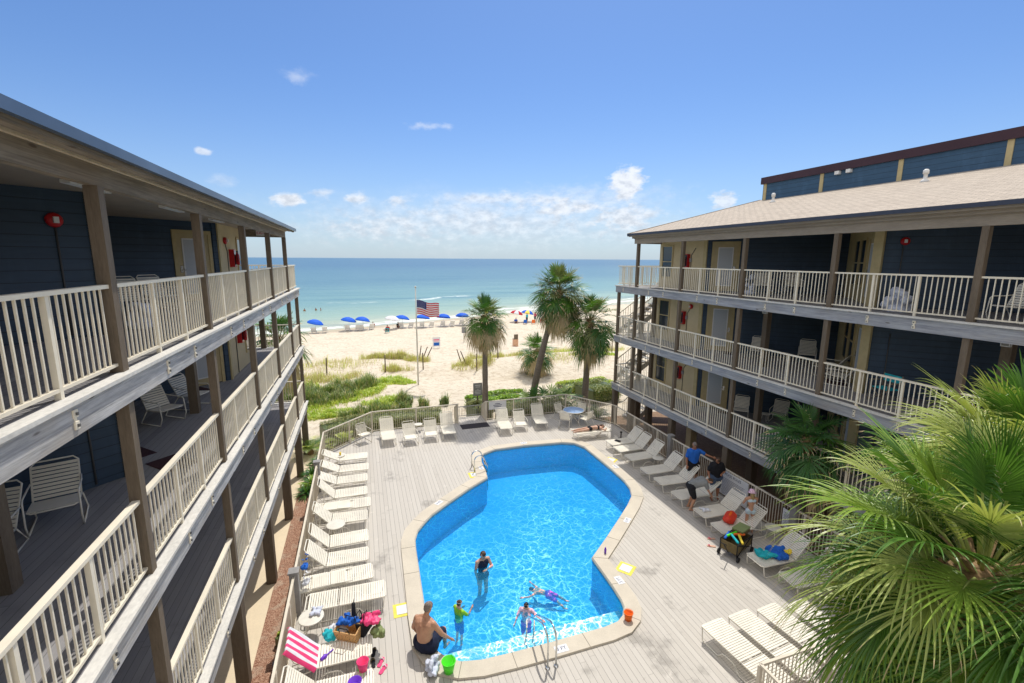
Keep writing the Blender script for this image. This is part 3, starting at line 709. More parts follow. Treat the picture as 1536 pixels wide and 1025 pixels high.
# ------------------------------------------------------------------ signs on the fence
def board(name, label, x, y, z, w_, h_, rz, lines, cat='sign', title=None, tilt=0):
    s_ = thing(name, label, cat, (x, y, z), rz)
    mb = MB(); mb.box(-w_ / 2, w_ / 2, -.008, .008, 0, h_); mb.build('panel', M['signw'], s_)
    if title: text_mesh(title[0], title[1], M['ink'], (0, -.010, h_ - title[1] * .8), (R(90), 0, 0), s_)
    if lines:
        mb = MB()
        for (yy, L_, th) in lines: mb.box(-L_ / 2, L_ / 2, -.0105, -.0085, yy, yy + th)
        mb.build('fine_print', M['ink'], s_)
    return s_
board('pool_rules_sign', 'large white RULES board hanging on the fence behind the men', 12.77, 12.75, ZD + .12, 1.45, .95, R(-90), [(.66 - k * .055, 1.15 - (k % 3) * .09, .012) for k in range(12)], title=('POOL RULES', .14))
board('small_notice', 'small white notice with tiny print hanging on the fence near the side table', 12.76, 10.35, ZD + .35, .42, .62, R(-90), [(.5 - k * .05, .32 - (k % 2) * .05, .012) for k in range(9)])
board('fence_sign', 'white sign on the fence right of the beach gate', 6.95, 23.98, ZD + .62, 1.0, .46, 0, [(.30, .3, .035), (.22, .5, .03), (.14, .42, .03)])
# ------------------------------------------------------------------ buildings
WD = 1.58                      # wall depth behind the post faces
A0, A1, AM, AD = 10.25, 17.75, 14.0, 3.75   # V-shaped alcove
class Side:
    def __init__(s, sgn, x0, origin): s.s = sgn; s.x0 = x0; s.o = Vector(origin)
    def X(s, d): return s.x0 + s.s * d - s.o.x
    def P(s, d, y, z): return Vector((s.X(d), y - s.o.y, z - s.o.z))
    def box(s, mb, d0, d1, y0, y1, z0, z1, mi=0): mb.box(s.X(d0), s.X(d1), y0 - s.o.y, y1 - s.o.y, z0 - s.o.z, z1 - s.o.z, mi)
    def wallq(s, mb, p, q, z0, z1, th=.12, mi=0):
        """vertical wall slab between plan points (d,y), thickness away from the pool"""
        a = Vector((s.X(p[0]), p[1] - s.o.y)); b = Vector((s.X(q[0]), q[1] - s.o.y)); d = (b - a).normalized(); nrm = Vector((-d.y, d.x))
        if nrm.x * s.s < 0: nrm = -nrm
        a2, b2 = a + nrm * th, b + nrm * th; z0 -= s.o.z; z1 -= s.o.z
        v = [Vector((p_.x, p_.y, z)) for z in (z0, z1) for p_ in (a, b, b2, a2)]
        mb.add(v, [(0, 3, 2, 1), (4, 5, 6, 7), (0, 1, 5, 4), (1, 2, 6, 5), (2, 3, 7, 6), (3, 0, 4, 7)], mi)
    def fr(s, p, q, z):
        """local frame on a wall line: origin p, u towards q, n towards the pool side"""
        a = s.P(p[0], p[1], z); b = s.P(q[0], q[1], z); u = (b - a).normalized(); n_ = Vector((0, 0, 1)).cross(u)
        if n_.x * s.s > 0: n_ = -n_
        m_ = Matrix((u, -n_, Vector((0, 0, 1)))).transposed().to_4x4(); m_.translation = a; return m_
def box_m(mb, mtx, x0, x1, y0, y1, z0, z1, mi=0): mb.box(x0, x1, y0, y1, z0, z1, mi, mtx)

def make_door(B, m_, u0, w_=.95):
    """door on frame m_: y negative = towards viewer"""
    f = MB()
    for (a, b, c, d) in ((-.10, 0, 0, 2.1), (w_, w_ + .10, 0, 2.1), (-.10, w_ + .10, 2.101, 2.21)): box_m(f, m_, u0 + a, u0 + b, -.035, .0, c, d)
    door = MB(); box_m(door, m_, u0, u0 + w_, -.012, .0, .02, 2.1); do = door.build('door', M['doortan'], B)
    f.build('door_frame', M['tan'], do)
    g_ = MB(); box_m(g_, m_, u0 + .2, u0 + w_ - .2, -.024, -.013, .28, 1.92); g_.build('door_pane', M['blind'], do)
    g_ = MB()
    for (a, b, c, d) in ((.16, .2, .24, 1.96), (w_ - .2, w_ - .16, .24, 1.96), (.201, w_ - .201, .24, .279), (.201, w_ - .201, 1.921, 1.96)): box_m(g_, m_, u0 + a, u0 + b, -.030, -.013, c, d)
    g_.build('pane_trim', M['white'], do)
    h_ = MB(); box_m(h_, m_, u0 + w_ - .13, u0 + w_ - .05, -.03, -.013, .92, 1.12); p = m_ @ Vector((u0 + w_ - .09, -.06, 1.0)); q = m_ @ Vector((u0 + w_ - .20, -.06, 1.0)); h_.bar(p, q, .02, .02)
    h_.build('handle', M['metal'], do); return do
def make_window(B, m_, u0, w_, z0, h_, glass='glassdark'):
    fr2 = MB()
    for (a, b, c, d) in ((-.07, 0, z0 - .07, z0 + h_ + .07), (w_, w_ + .07, z0 - .07, z0 + h_ + .07), (.001, w_ - .001, z0 - .07, z0 - .001), (.001, w_ - .001, z0 + h_ + .001, z0 + h_ + .07), (.001, w_ - .001, z0 + h_ * .5 - .02, z0 + h_ * .5 + .02)):
        box_m(fr2, m_, u0 + a, u0 + b, -.04, 0, c, d)
    wn = MB(); box_m(wn, m_, u0, u0 + w_, -.014, 0, z0, z0 + h_); wo = wn.build('window', M[glass], B); fr2.build('window_frame', M['tan'], wo); return wo

def railing(B, S, p, q, z, alongy=True, root_name='railing'):
    """p,q = (d,y) plan ends"""
    a = S.P(p[0], p[1], z); b = S.P(q[0], q[1], z); L = (b - a).length; d = (b - a) / L
    mb = MB(); up_ = Vector((0, 0, 1))
    mb.bar(a + up_ * 1.045, b + up_ * 1.045, .085, .045); mb.bar(a + up_ * .10, b + up_ * .10, .05, .035)
    for k in (1, 2):
        c = a + d * L * k / 3; mb.bar(c + up_ * .0, c + up_ * 1.02, .055, .055, up=d)
    ro = mb.build('railing', M['rail'], B)
    mb = MB(); n_ = round(L / .118)
    for k in range(1, n_):
        c = a + d * L * k / n_; u = k / n_
        if min(abs(u - 1 / 3), abs(u - 2 / 3)) * L < .05: continue
        mb.bar(c + up_ * .10, c + up_ * 1.03, .019, .019, up=d)
    mb.build('baluster_panel', M['rail'], ro)

def building(sgn, x0, y_posts, yend, label, right):
    S = Side(sgn, x0, (x0, 14, 0)); B = thing('hotel_building', label, 'building', (x0, 14, 0))
    y0 = -6.0; back = 13.5
    ys = sorted(y_posts)
    # walkway slabs (boards on top, joists below) and the grey rim beams
    for F in (F1, F2, F3):
        mb = MB(); S.box(mb, .0, back, y0, yend - .02, F - .05, F); mb.build('walkway_floor', M['walk'], B)
        mb = MB(); S.box(mb, .06, back, y0, yend - .08, F - .12, F - .051); mb.build('soffit', M['soffit'], B)
        mb = MB(); S.box(mb, -.045, .055, y0, yend, F - .37, F - .04); S.box(mb, .056, back, yend - .06, yend + .02, F - .37, F - .04)
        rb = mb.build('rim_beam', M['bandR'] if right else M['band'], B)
        mb = MB(); S.box(mb, -.10, .05, y0, yend + .04, F - .0385, F + .006); S.box(mb, .051, back, yend - .06, yend + .05, F - .0385, F + .006); mb.build('ledge', M['ledge'], rb)
        prs = [yy + (ys[1] - ys[0]) * k / 3 for yy in ys for k in (1, 2) if yy + (ys[1] - ys[0]) * k / 3 < yend]
        for yy in prs:
            mb = MB(); S.box(mb, -.052, -.046, yy - .02, yy + .02, F - .24, F - .16)
            for zz in (F - .14, F - .26): S.box(mb, -.062, -.046, yy - .035, yy + .035, zz - .04, zz + .04)
            for zz in (F - .14, F - .26): S.box(mb, -.080, -.0621, yy - .012, yy + .012, zz - .014, zz + .014, 1)
            mb.build('bracket', [M['rail'], M['conduit']], rb)
        mb = MB()
        for k in range(int((yend - y0) / 1.2)):
            yy = y0 + 1.2 * k; S.box(mb, .07, back, yy, yy + .05, F - .26, F - .121)
        mb.build('joist', M['soffit'], B)
    # posts
    w2 = .14
    tops = {F1: F2 - .37, F2: F3 - .37, F3: T3}
    for yy in ys + [yend - .25]:
        corner = yy > ys[-1] + .1
        for F in (F1, F2, F3):
            if corner and F == F3: continue
            mb = MB(); S.box(mb, .0, w2, yy, yy + w2, F + .006, tops[F]); mb.build('post', M['post'], B)
        mb = MB(); S.box(mb, -.0, .26, yy - .02, yy + .24, 0.0, F1 - .37); mb.build('post', M['post'], B)
    for yy in (6.8, AM, 21.35, yend - .25):
        for F in (F1, F2, F3):
            if F == F3 and yy > 18: continue
            if yy == 6.8 and F == F3: continue
            if F == F3: continue
            mb = MB(); S.box(mb, WD - .08, WD + .13, yy, yy + .21, F + .001, tops[F] + .1); mb.build('post', M['post'], B)
        mb = MB(); S.box(mb, WD - .1, WD + .2, yy, yy + .3, 0.0, F1 - .26); mb.build('post', M['post'], B)
    for yy in (3.2, A0, 17.75):
        mb = MB(); S.box(mb, WD - .1, WD + .25, yy, yy + .35, 0.0, F1 - .26); mb.build('column', M['stucco'], B)
    mb = MB(); S.wallq(mb, (5.6, y0), (5.6, 17.5), 0, F1 - .26); mb.build('ground_floor_wall', M['paver'], B)
    # railings
    for F in (F1, F2, F3):
        yy2 = ys + [yend - (.25 if F != F3 else .03)]
        for a, b in zip(yy2[:-1], yy2[1:]): railing(B, S, (w2 / 2, a + w2), (w2 / 2, b), F)
        railing(B, S, (w2 + .01, yend - .12), (4.3, yend - .12), F); railing(B, S, (4.4, yend - .12), (8.5, yend - .12), F)
    # walls per storey
    for F, top in ((F1, F2 - .26), (F2, F3 - .26), (F3, T3 + .30)):
        c1 = (WD, A0); cm = (WD + AD, AM); c2 = (WD, A1)
        mb = MB(); S.wallq(mb, cm, c2, F, top); mb.build('siding_wall', M['siding'], B)
        fm = S.fr(c2, cm, F)      # u from pool end inward
        for pa, pb in (((WD + AD, 6.5), c1), ((WD, 2.75), (WD + AD, 6.5)), ((WD, y0), (WD, 2.75))):
            mb = MB(); S.wallq(mb, pa, pb, F, top); mb.build('siding_wall', M['siding'], B)
        mb = MB(); S.wallq(mb, c1, cm, F, top); mb.build('tan_wall', M['tan'], B)
        mb = MB(); S.wallq(mb, (WD - .003, A1 + .001), (WD - .003, 21.25), F, top, .3); mb.build('stucco_wall', M['stucco'], B); mb = MB(); S.wallq(mb, (WD + .3, 21.1), (back, 21.1), F, top, .15); mb.build('stucco_wall', M['stucco'], B)
        mb = MB(); S.box(mb, WD - .06, WD + .02, A0 - .12, A0 + .16, F, top); mb.build('corner_trim', M['tan'], B); mb = MB(); S.box(mb, WD - .05, WD - .004, A1 - .05, A1 + .16, F, top); mb.build('corner_trim', M['tan'], B)
        mb = MB(); box_m(mb, fm, .02, .17, -.03, -.002, 0, top - F); mb.build('corner_board', M['siding'], B)
        make_door(B, fm, .32)
        fm2 = S.fr(c1, cm, F); make_door(B, fm2, .35)
        make_window(B, fm2, 1.9, .75, .55, 1.55); make_window(B, fm2, 2.95, .75, .55, 1.55)
        fm3 = S.fr((WD - .003, A1), (WD - .003, 21.25), F); make_window(B, fm3, 2.45, .75, .55, 1.5)
        # conduits on the siding and a power outlet box
        fm4 = S.fr(c1, (WD + AD, 6.5), F)
        mb = MB(); mb.tube([fm4 @ Vector((.55, -.02, .05)), fm4 @ Vector((.55, -.02, 1.95))], .016, 6); mb.build('conduit', M['conduit'], B)
        mb = MB(); box_m(mb, fm4, .78, .87, -.05, -.002, .42, .54); mb.build('outlet_box', M['grey'], B)
        mb = MB(); mb.tube([fm3 @ Vector((1.0, -.02, .02)), fm3 @ Vector((1.0, -.02, 1.6)), fm3 @ Vector((.72, -.02, 1.95))], .014, 6); mb.build('conduit', M['conduit'], B)
    # roof: eave beam, fascia, trim, gutter, shingles, rake board, ceiling
    ry = 21.28; e = -.36 if right else -.33; ze = 10.80 if right else 10.675; slope = .2416; ridge = 13.4
    mb = MB(); S.box(mb, .01, .12, y0, ry - .03, T3, T3 + .29); S.box(mb, .121, back, ry - .14, ry - .03, T3, T3 + .29); mb.build('eave_beam', M['beam'] if not right else M['fasciaR'], B)
    mb = MB(); S.box(mb, -.035, .009, y0, ry - .01, T3 + .235, T3 + .285); mb.build('trim_board', M['trim'] if not right else M['fasciaR'], B)
    mb = MB(); S.box(mb, -.12, -.06, y0, ry + .02, T3 + .255, ze + .05); S.box(mb, -.30, -.121, y0, ry + .02, ze - .085, ze - .045); S.box(mb, -.305, -.27, y0, ry + .03, ze - .115, ze - .006); mb.build('fascia', M['beam'] if not right else M['fasciaR'], B)
    mb = MB(); S.box(mb, .13, back, y0, ry - .145, T3 + .29, T3 + .32); mb.build('ceiling', M['soffit'], B)
    mb = MB()
    prof = [(e, ze), (e + .02, ze + .035), (8.05, ze + .035 + (8.05 - e) * slope), (8.05, ze + (8.05 - e) * slope)] if right else [(e, ze), (e + .02, ze + .035), (ridge, ze + .035 + (ridge - e) * slope), (ridge, ze + (ridge - e) * slope)]
    v = [S.P(d_, yy, z_) for yy in (y0, ry + .06) for d_, z_ in prof]; k = 4
    mb.add(v, [(0, 1, 2, 3), (7, 6, 5, 4)] + [(i, (i + 1) % 4, 4 + (i + 1) % 4, 4 + i) for i in range(4)])
    rf = mb.build('roof', M['shingle'], B)
    mb = MB(); S.box(mb, e - .03, e - .002, y0, ry + .07, ze - .06, ze + .045) if right else (S.box(mb, e - .07, e - .055, y0, ry + .05, ze - .075, ze + .03), S.box(mb, e - .054, e - .004, y0, ry + .05, ze - .075, ze - .06), S.box(mb, e - .024, e - .003, y0, ry + .05, ze - .059, ze + .03))
    mb.build('gutter' if not right else 'drip_edge', M['gutter'] if not right else M['darktrim'], rf)
    mb = MB()      # gable infill and rake board at the sea end
    v = [S.P(.13, ry - .02, T3 + .291), S.P(back, ry - .02, T3 + .291), S.P(back, ry - .02, ze + (back - e) * slope - .02), S.P(.13, ry - .02, ze + (.13 - e) * slope - .02)]
    mb.add(v, [(0, 1, 2, 3)]); mb.build('gable', M['stucco'], B)
    mb = MB(); dd = 8.0 if right else back; mb.bar(S.P(e, ry + .085, ze - .02), S.P(dd, ry + .085, ze - .02 + (dd - e) * slope), .04, .16, up=(0, 0, 1)); mb.build('rake_board', M['fasciaR'] if right else M['beam'], rf)
    for yy in ((4.4, 8.6, 12.1, 15.6) if not right else (6.5, 12.2)):
        mb = MB(); S.box(mb, 1.1, 1.22, yy, yy + 1.2, T3 + .24, T3 + .289); mb.build('ceiling_lamp', M['white'], B)
    if right:
        # clerestory box on the roof
        d0 = 21.15 - x0; zb = 12.6
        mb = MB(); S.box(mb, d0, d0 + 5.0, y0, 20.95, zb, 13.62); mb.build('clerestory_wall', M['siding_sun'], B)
        mb = MB(); S.box(mb, d0 - .10, d0 + 5.1, y0, 21.05, 13.62, 13.97); mb.build('parapet_coping', M['maroon'], B)
        for yy in (20.80, 17.5, 14.05, 10.65, 7.25, 3.85):
            mb = MB(); S.box(mb, d0 - .03, d0 - .001, yy - .09, yy + .09, zb + .1, 13.619); mb.build('batten', M['tan'], B)
        for yy in (16.68, 16.15):
            mb = MB(); S.box(mb, d0 - .16, d0 - .001, yy - .10, yy + .10, 13.45, 13.60); mb.build('vent_hood', M['white'], B)
        for d_, yy in ((6.0, 18.6), (6.0, 12.05)):
            zr = ze + (d_ - e) * slope; mb = MB(); c = S.P(d_, yy, zr)
            mb.lathe([(.16, 0), (.10, .09), (.06, .12), (.06, .30), (.09, .30), (.09, .42), (.05, .46)], c, 14); mb.build('vent_pipe', M['white'], rf)
    return B, S
LY = [6.721 + 3.5916 * k for k in range(-3, 5)]; RY = [6.886 + 3.4964 * k for k in range(-3, 5)]
BL, SL = building(-1, XL, LY, 23.88, 'three-storey timber hotel wing on the left with sunlit grey walkways', False)
BR, SR = building(1, XR, RY, 22.80, 'three-storey hotel wing on the right under a sand shingled roof', True)

# outdoor stair flights at the sea ends of both wings
def stairs(S, y, z0, z1, d0, d1, label):
    st = thing('stair_flight', label, 'stairs', tuple(S.P(d0, y, z0) + S.o)); o_ = S.P(d0, y, z0); n_ = 14
    mb = MB()
    for k in range(n_):
        a = S.P(d0 + (d1 - d0) * k / n_, y, z0 + (z1 - z0) * (k + 1) / n_) - o_; b = S.P(d0 + (d1 - d0) * (k + 1) / n_ + .04 * (1 if d1 > d0 else -1), y, 0) - o_
        mb.box(a.x, b.x, 0, 1.0, a.z - .04, a.z)
    mb.build('tread', M['band'], st)
    for yy in (-.03, 1.03):
        mb = MB(); mb.bar(Vector((0, yy, -.1)), S.P(d1, y, z1) - o_ + Vector((0, yy, -.1)), .05, .26, up=(0, 0, 1)); mb.build('stringer', M['band'], st)
        mb = MB(); a = Vector((0, yy, 1.0)); b = S.P(d1, y, z1) - o_ + Vector((0, yy, 1.0)); mb.bar(a, b, .06, .05)
        for k in range(26):
            q = a + (b - a) * k / 25; mb.bar(q - Vector((0, 0, .95)), q, .022, .022, up=(1, 0, 0))
        mb.build('stair_railing', M['rail'], st)
for k, (z0, z1, w_) in enumerate(((0.0, F1, 'lowest'), (F1, F2, 'middle'), (F2, F3, 'upper'))):
    stairs(SL, 24.0, z0, z1, 7.4, 3.2, f'{w_} outdoor stair flight at the sea end of the left wing')
    stairs(SR, 22.95, z0, z1, .9 if k else 1.5, 4.9, f'{w_} outdoor stair flight at the sea end of the right wing')

# wall fittings: things that hang on the buildings
def extinguisher_cabinet():
    c = thing('fire_extinguisher_cabinet', '-', 'fire extinguisher')
    mb = MB(); mb.box(-.14, .14, -.16, 0, 0, .62); mb.box(-.12, .12, -.165, -.161, .04, .58, 1); mb.build('case', [M['red'], M['glassdark']], c)
    mb = MB(); mb.lathe([(.055, 0), (.065, .03), (.065, .34), (.03, .40), (.03, .44)], (0, -.23, .08), 12); mb.build('bottle', M['red'], c)
    mb = MB(); mb.box(-.02, .06, -.25, -.20, .53, .56); mb.tube([(0, -.25, .54), (-.08, -.26, .45), (-.08, -.26, .2)], .01, 6); mb.build('valve', M['black'], c)
    mb = MB(); mb.box(.17, .29, -.06, 0, .25, .42); mb.build('alarm_pull', M['grey'], c); return c
P1 = Proto(extinguisher_cabinet)
for F, nm in ((F3, 'top'), (F2, 'middle'), (F1, 'lowest')):
    for sgn, x, side in ((-1, XL - WD + .003, 'left'), (1, XR + WD - .003, 'right')):
        P1.put((x, 19.0 if sgn > 0 else 19.15, F + 1.05), R(-90) if sgn > 0 else R(90), f'red fire extinguisher cabinet on the {nm} walkway wall of the {side} wing', 'fire extinguishers on the stucco walls')
def alarm():
    a = thing('fire_alarm', '-', 'fire alarm')
    mb = MB(); mb.lathe([(.02, 0), (.11, .005), (.12, .05), (.10, .085), (.03, .10)], (0, 0, 0), 18, mtx=Matrix.Rotation(R(90), 4, 'X')); mb.build('bell', M['red'], a)
    mb = MB(); mb.box(-.035, .035, -.14, -.10, -.05, .05); mb.build('strobe', M['white'], a); return a
P2 = Proto(alarm)
d45 = R(45)
for (sgn, F, nm) in ((-1, F3, 'left'), (1, F3, 'right')):
    x = (XL - WD - .39) if sgn < 0 else (XR + WD + .40)
    P2.put((x, A0 - .40 - .01, F + 1.98), (d45 if sgn < 0 else -d45), f'round red fire alarm on the dark siding of the top floor of the {nm} wing', 'red fire alarms under the roofs')
P2.put((XL - WD + .003, 18.5, F3 + 1.95), R(90), 'small red alarm high on the stucco wall of the left wing top floor', 'red fire alarms under the roofs')
P2.put((XR + WD - .003, 18.5, F2 + 1.95), R(-90), 'small red alarm on the stucco wall of the right wing middle floor', 'red fire alarms under the roofs')
ex = thing('exit_sign', 'small white and red EXIT sign under the left roof end', 'sign', (XL - .85, 21.0, T3 + .05))
mb = MB(); mb.box(-.17, .17, -.02, .02, 0, .2); mb.build('panel', M['signw'], ex); text_mesh('EXIT', .15, M['red'], (0, -.0215, .1), (R(90), 0, 0), ex)
mb = MB(); mb.tube([(0, 0, .2), (0, 0, .27)], .01, 6); mb.build('hanger', M['grey'], ex)
def floodlight():
    a = thing('wall_light', '-', 'lamp'); mb = MB(); mb.box(-.09, .09, -.09, .0, -.26, 0); mb.build('housing', M['white'], a)
    mb = MB(); mb.box(-.07, .07, -.094, -.091, -.24, -.1); mb.build('lens', M['grey'], a); return a
P3 = Proto(floodlight)
P3.put((XR + WD - .085, AM + .1, F3 - .38), R(-90), 'white box light on the second row post between the right wing chairs', 'box lights on the right wing posts')
P3.put((XR + WD - .085, 6.9, F3 - .38), R(-90), 'white box light on the dark post above the big palm', 'box lights on the right wing posts')
for sgn, S, ys_, nm in ((-1, SL, (11.0, 18.0, 8.2), 'left'), (1, SR, (17.2, 11.2), 'right')):
    for i, yy in enumerate(ys_):
        for F, fn in ((F2, 'middle'), (F1, 'lowest')) if i < 2 else ((F2, 'middle'),):
            p = S.P(WD + .55, yy - (.2 if i else 0), 0) + S.o
            if i == 0: p = S.P(WD - .45 + 1.2, 16.6, 0) + S.o
            if i == 2: p = S.P(WD - .55, 10.6, 0) + S.o
            if i == 1: p = S.P(WD + .45, 11.4, 0) + S.o
            mb = MB(); mb.box(-.42, .42, -.28, .28, 0, .012); o = mb.build('door_mat', M['matr'], None, (p.x, p.y, F + .001), (0, 0, d45 * sgn))
            tag(o, f'dark maroon door mat {["before the far door", "before the near door", "at the wall corner"][i]} on the {fn} floor of the {nm} wing', 'door mat', 'door mats on the walkways')
# ------------------------------------------------------------------ furniture
def lounger(angle, low=False):
    """foot at y=0, head towards +y"""
    def mk():
        c = thing('sun_lounger', '-', 'sun lounger'); W = .31; zs = .36; hy = 1.16; Lb = .78
        a = R(angle); ca, sa = math.cos(a), math.sin(a)
        mb = MB()
        pts = [(-W, hy, zs), (-W, .06, zs)] + [(-W + .05, .012, zs - .004), (W - .05, .012, zs - .004)] + [(W, .06, zs), (W, hy, zs)]
        mb.tube(pts, .016, 7); mb.tube([(-W, hy, zs), (W, hy, zs)], .013, 6); mb.build('frame', M['frame'], c)
        mb = MB(); n = 19
        for k in range(n):
            y = .035 + (hy - .06) * k / n; mb.box(-W - .008, W + .008, y, y + .044, zs + .010, zs + .019)
            mb.box(-W - .019, -W - .0081, y, y + .044, zs - .014, zs + .017); mb.box(W + .0081, W + .019, y, y + .044, zs - .014, zs + .017)
        mb.build('seat', M['vinyl'], c)
        f = lambda x, t_, h=0: (x, hy + t_ * ca - h * sa, zs + t_ * sa + h * ca)
        mb = MB(); mb.tube([f(-W, 0), f(-W, Lb - .06), f(-W + .06, Lb), f(W - .06, Lb), f(W, Lb - .06), f(W, 0)], .016, 7)
        bk = mb.build('backrest', M['frame'], c)
        m_ = Matrix.Translation((0, hy, zs)) @ Matrix.Rotation(a, 4, 'X'); mb = MB(); n = 12
        for k in range(n):
            y = .03 + (Lb - .09) * k / n; mb.box(-W - .008, W + .008, y, y + .044, .010, .019, 0, m_)
            mb.box(-W - .019, -W - .0081, y, y + .044, -.014, .017, 0, m_); mb.box(W + .0081, W + .019, y, y + .044, -.014, .017, 0, m_)
        mb.build('back_straps', M['vinyl'], bk)
        if angle > 8:
            mb = MB(); 
            for x in (-W + .03, W - .03): mb.tube([f(x, Lb * .55), (x, hy + Lb * .55 * ca + .10, .07)], .009, 6)
            mb.tube([(-W + .03, hy + Lb * .55 * ca + .10, .07), (W - .03, hy + Lb * .55 * ca + .10, .07)], .009, 6)
            mb.build('back_prop', M['frame'], bk)
        for x in (-W, W):
            k = 1 if x > 0 else -1
            mb = MB(); xx = x + .012 * k
            mb.tube([(x, .05, zs - .02), (xx, .09, .06), (xx, .15, .016), (xx, .52, .016), (xx, .60, .07), (xx, .66, .16), (xx, .74, .19), (xx, .92, .19), (xx, 1.0, .16), (xx, 1.06, .07), (xx, 1.14, .016), (xx, 1.60, .016), (xx, 1.66, .05), (x, 1.72, .33 if angle < 8 else .20), (x, 1.15, zs - .01)], .0135, 7)
            mb.build('leg', M['frame'], c)
        return c
    return mk
LP = {a: Proto(lounger(a)) for a in (0, 28, 38, 48)}
GL, GR_, GT, GN = 'cream loungers along the left fence', 'strap loungers along the right fence', 'loungers along the far fence', 'cream loungers at the near right corner'
def adj(o, sx): return o
# left row: feet towards the pool (+x), heads at the fence; foot end x about -.05
for (x, y, a, lab) in [(-.05, 20.28, 28, 'cream lounger first in the left row, behind the table with the yellow cup'),
        (-.05, 19.12, 28, 'cream lounger second from the far end of the left row, beside the tilted small table'),
        (-.10, 18.12, 28, 'cream lounger third from the far end of the left row'),
        (-.10, 17.02, 48, 'cream lounger fourth from the far end of the left row, back raised'),
        (-.0, 16.12, 0, 'flat cream lounger with a folded low chair on it, upper one of two'),
        (-.12, 15.25, 48, 'cream lounger directly above the round white side table in the left row'),
        (-.13, 14.02, 48, 'cream lounger directly below the round white side table in the left row'),
        (-.13, 13.05, 48, 'cream lounger with raised back just above the lower folded chair'),
        (-.06, 12.22, 0, 'cream lounger lying flat under the lower folded low chair'),
        (.24, 11.38, 0, 'long flat cream lounger beside the thick left post, just above the striped towel'),
        (-.10, 9.62, 48, 'cream lounger with the pink striped towel on its raised back'),
        (-.15, 8.62, 48, 'nearest cream lounger of the left row holding the pink bucket')]:
    j_ = 0 if 'striped towel on' in lab else 1; LP[a].put((x + j_ * rng.uniform(-.03, .03) - (0 if j_ else .05), y, ZD), R(90 + j_ * rng.uniform(-2.5, 2.5)), lab, GL)
# far row facing the camera
for (x, y, a, rz, lab) in [(.95, 21.85, 48, 2, 'cream lounger with raised back at the far fence, left of the low armchairs'), (3.85, 21.75, 48, -3, 'cream lounger with raised back at the far fence just left of the gate mat'),
        (6.75, 21.55, 48, -6, 'cream lounger with raised back at the far fence just right of the gate mat'), (8.75, 21.75, 48, -10, 'lounger in palm shade between the low chair and the round table')]:
    LP[a].put((x, y, ZD), R(rz), lab, GT)
# right row: feet towards the pool (-x)
names = ['shaded lounger at the far end of the right row, a dark book on its seat', 'shaded lounger second from the far end of the right row', 'shaded lounger third from the far end of the right row beside the small table',
         'shaded lounger on the far side of the blue shirted man, back raised high', 'shaded lounger just before the blue shirted man', 'lounger behind the bending man in grey', 'lounger under the bending man with a crumpled white cloth on its foot',
         'lounger carrying the red bag with the girl beside it', 'lounger carrying the blue and teal towels', 'lounger half hidden by palm leaves next to the walking legs']
for i, (x, y) in enumerate([(10.80, 18.36), (10.74, 17.58), (10.75, 16.62), (10.68, 15.30), (10.66, 14.36), (10.64, 13.22), (10.62, 11.95), (10.55, 11.02), (10.42, 9.36), (10.6, 8.42)]):
    LP[48 if i not in (5,) else 38].put((x, y, ZD), R(-90 + (3 if i < 3 else -2) + rng.uniform(-2.5, 2.5)), names[i], GR_)
for i, (x, y) in enumerate([(7.60, 7.86), (8.42, 7.90), (9.26, 7.86), (10.1, 7.75)]):
    LP[0].put((x, y, ZD), R(180 + 6), ['flat cream lounger leftmost of the row by the near corner fence', 'flat cream lounger second of the row by the near corner fence', 'flat cream lounger third of the row by the near corner fence', 'flat cream lounger almost covered by the palm leaves'][i], GN)
LP[0].put((9.85, 20.12, ZD), R(-92), 'flat lounger with the sunbather lying on it', GT)

def folded_chair():
    c = thing('folding_low_chair', '-', 'folding chair')
    mb = MB(); mb.tube([(-.26, 0, .03), (-.26, .95, .03), (-.20, 1.0, .03), (.20, 1.0, .03), (.26, .95, .03), (.26, 0, .03)], .014, 7); mb.tube([(-.30, -.10, .06), (-.30, .45, .07), (.30, .45, .07), (.30, -.10, .06)], .013, 7)
    mb.build('frame', M['frame'], c)
    mb = MB()
    for k in range(15): mb.box(-.262, .262, .08 + k * .056, .08 + k * .056 + .046, .045, .052)
    mb.build('back_straps', M['vinyl'], c); return c
PF = Proto(folded_chair)
PF.put((-.65, 16.05, ZD + .38), R(87), 'folded low strap chair on the flat lounger, upper one of two', 'folded low chairs on loungers')
PF.put((-.68, 12.15, ZD + .38), R(93), 'folded low strap chair on the flat lounger above the long flat one', 'folded low chairs on loungers')

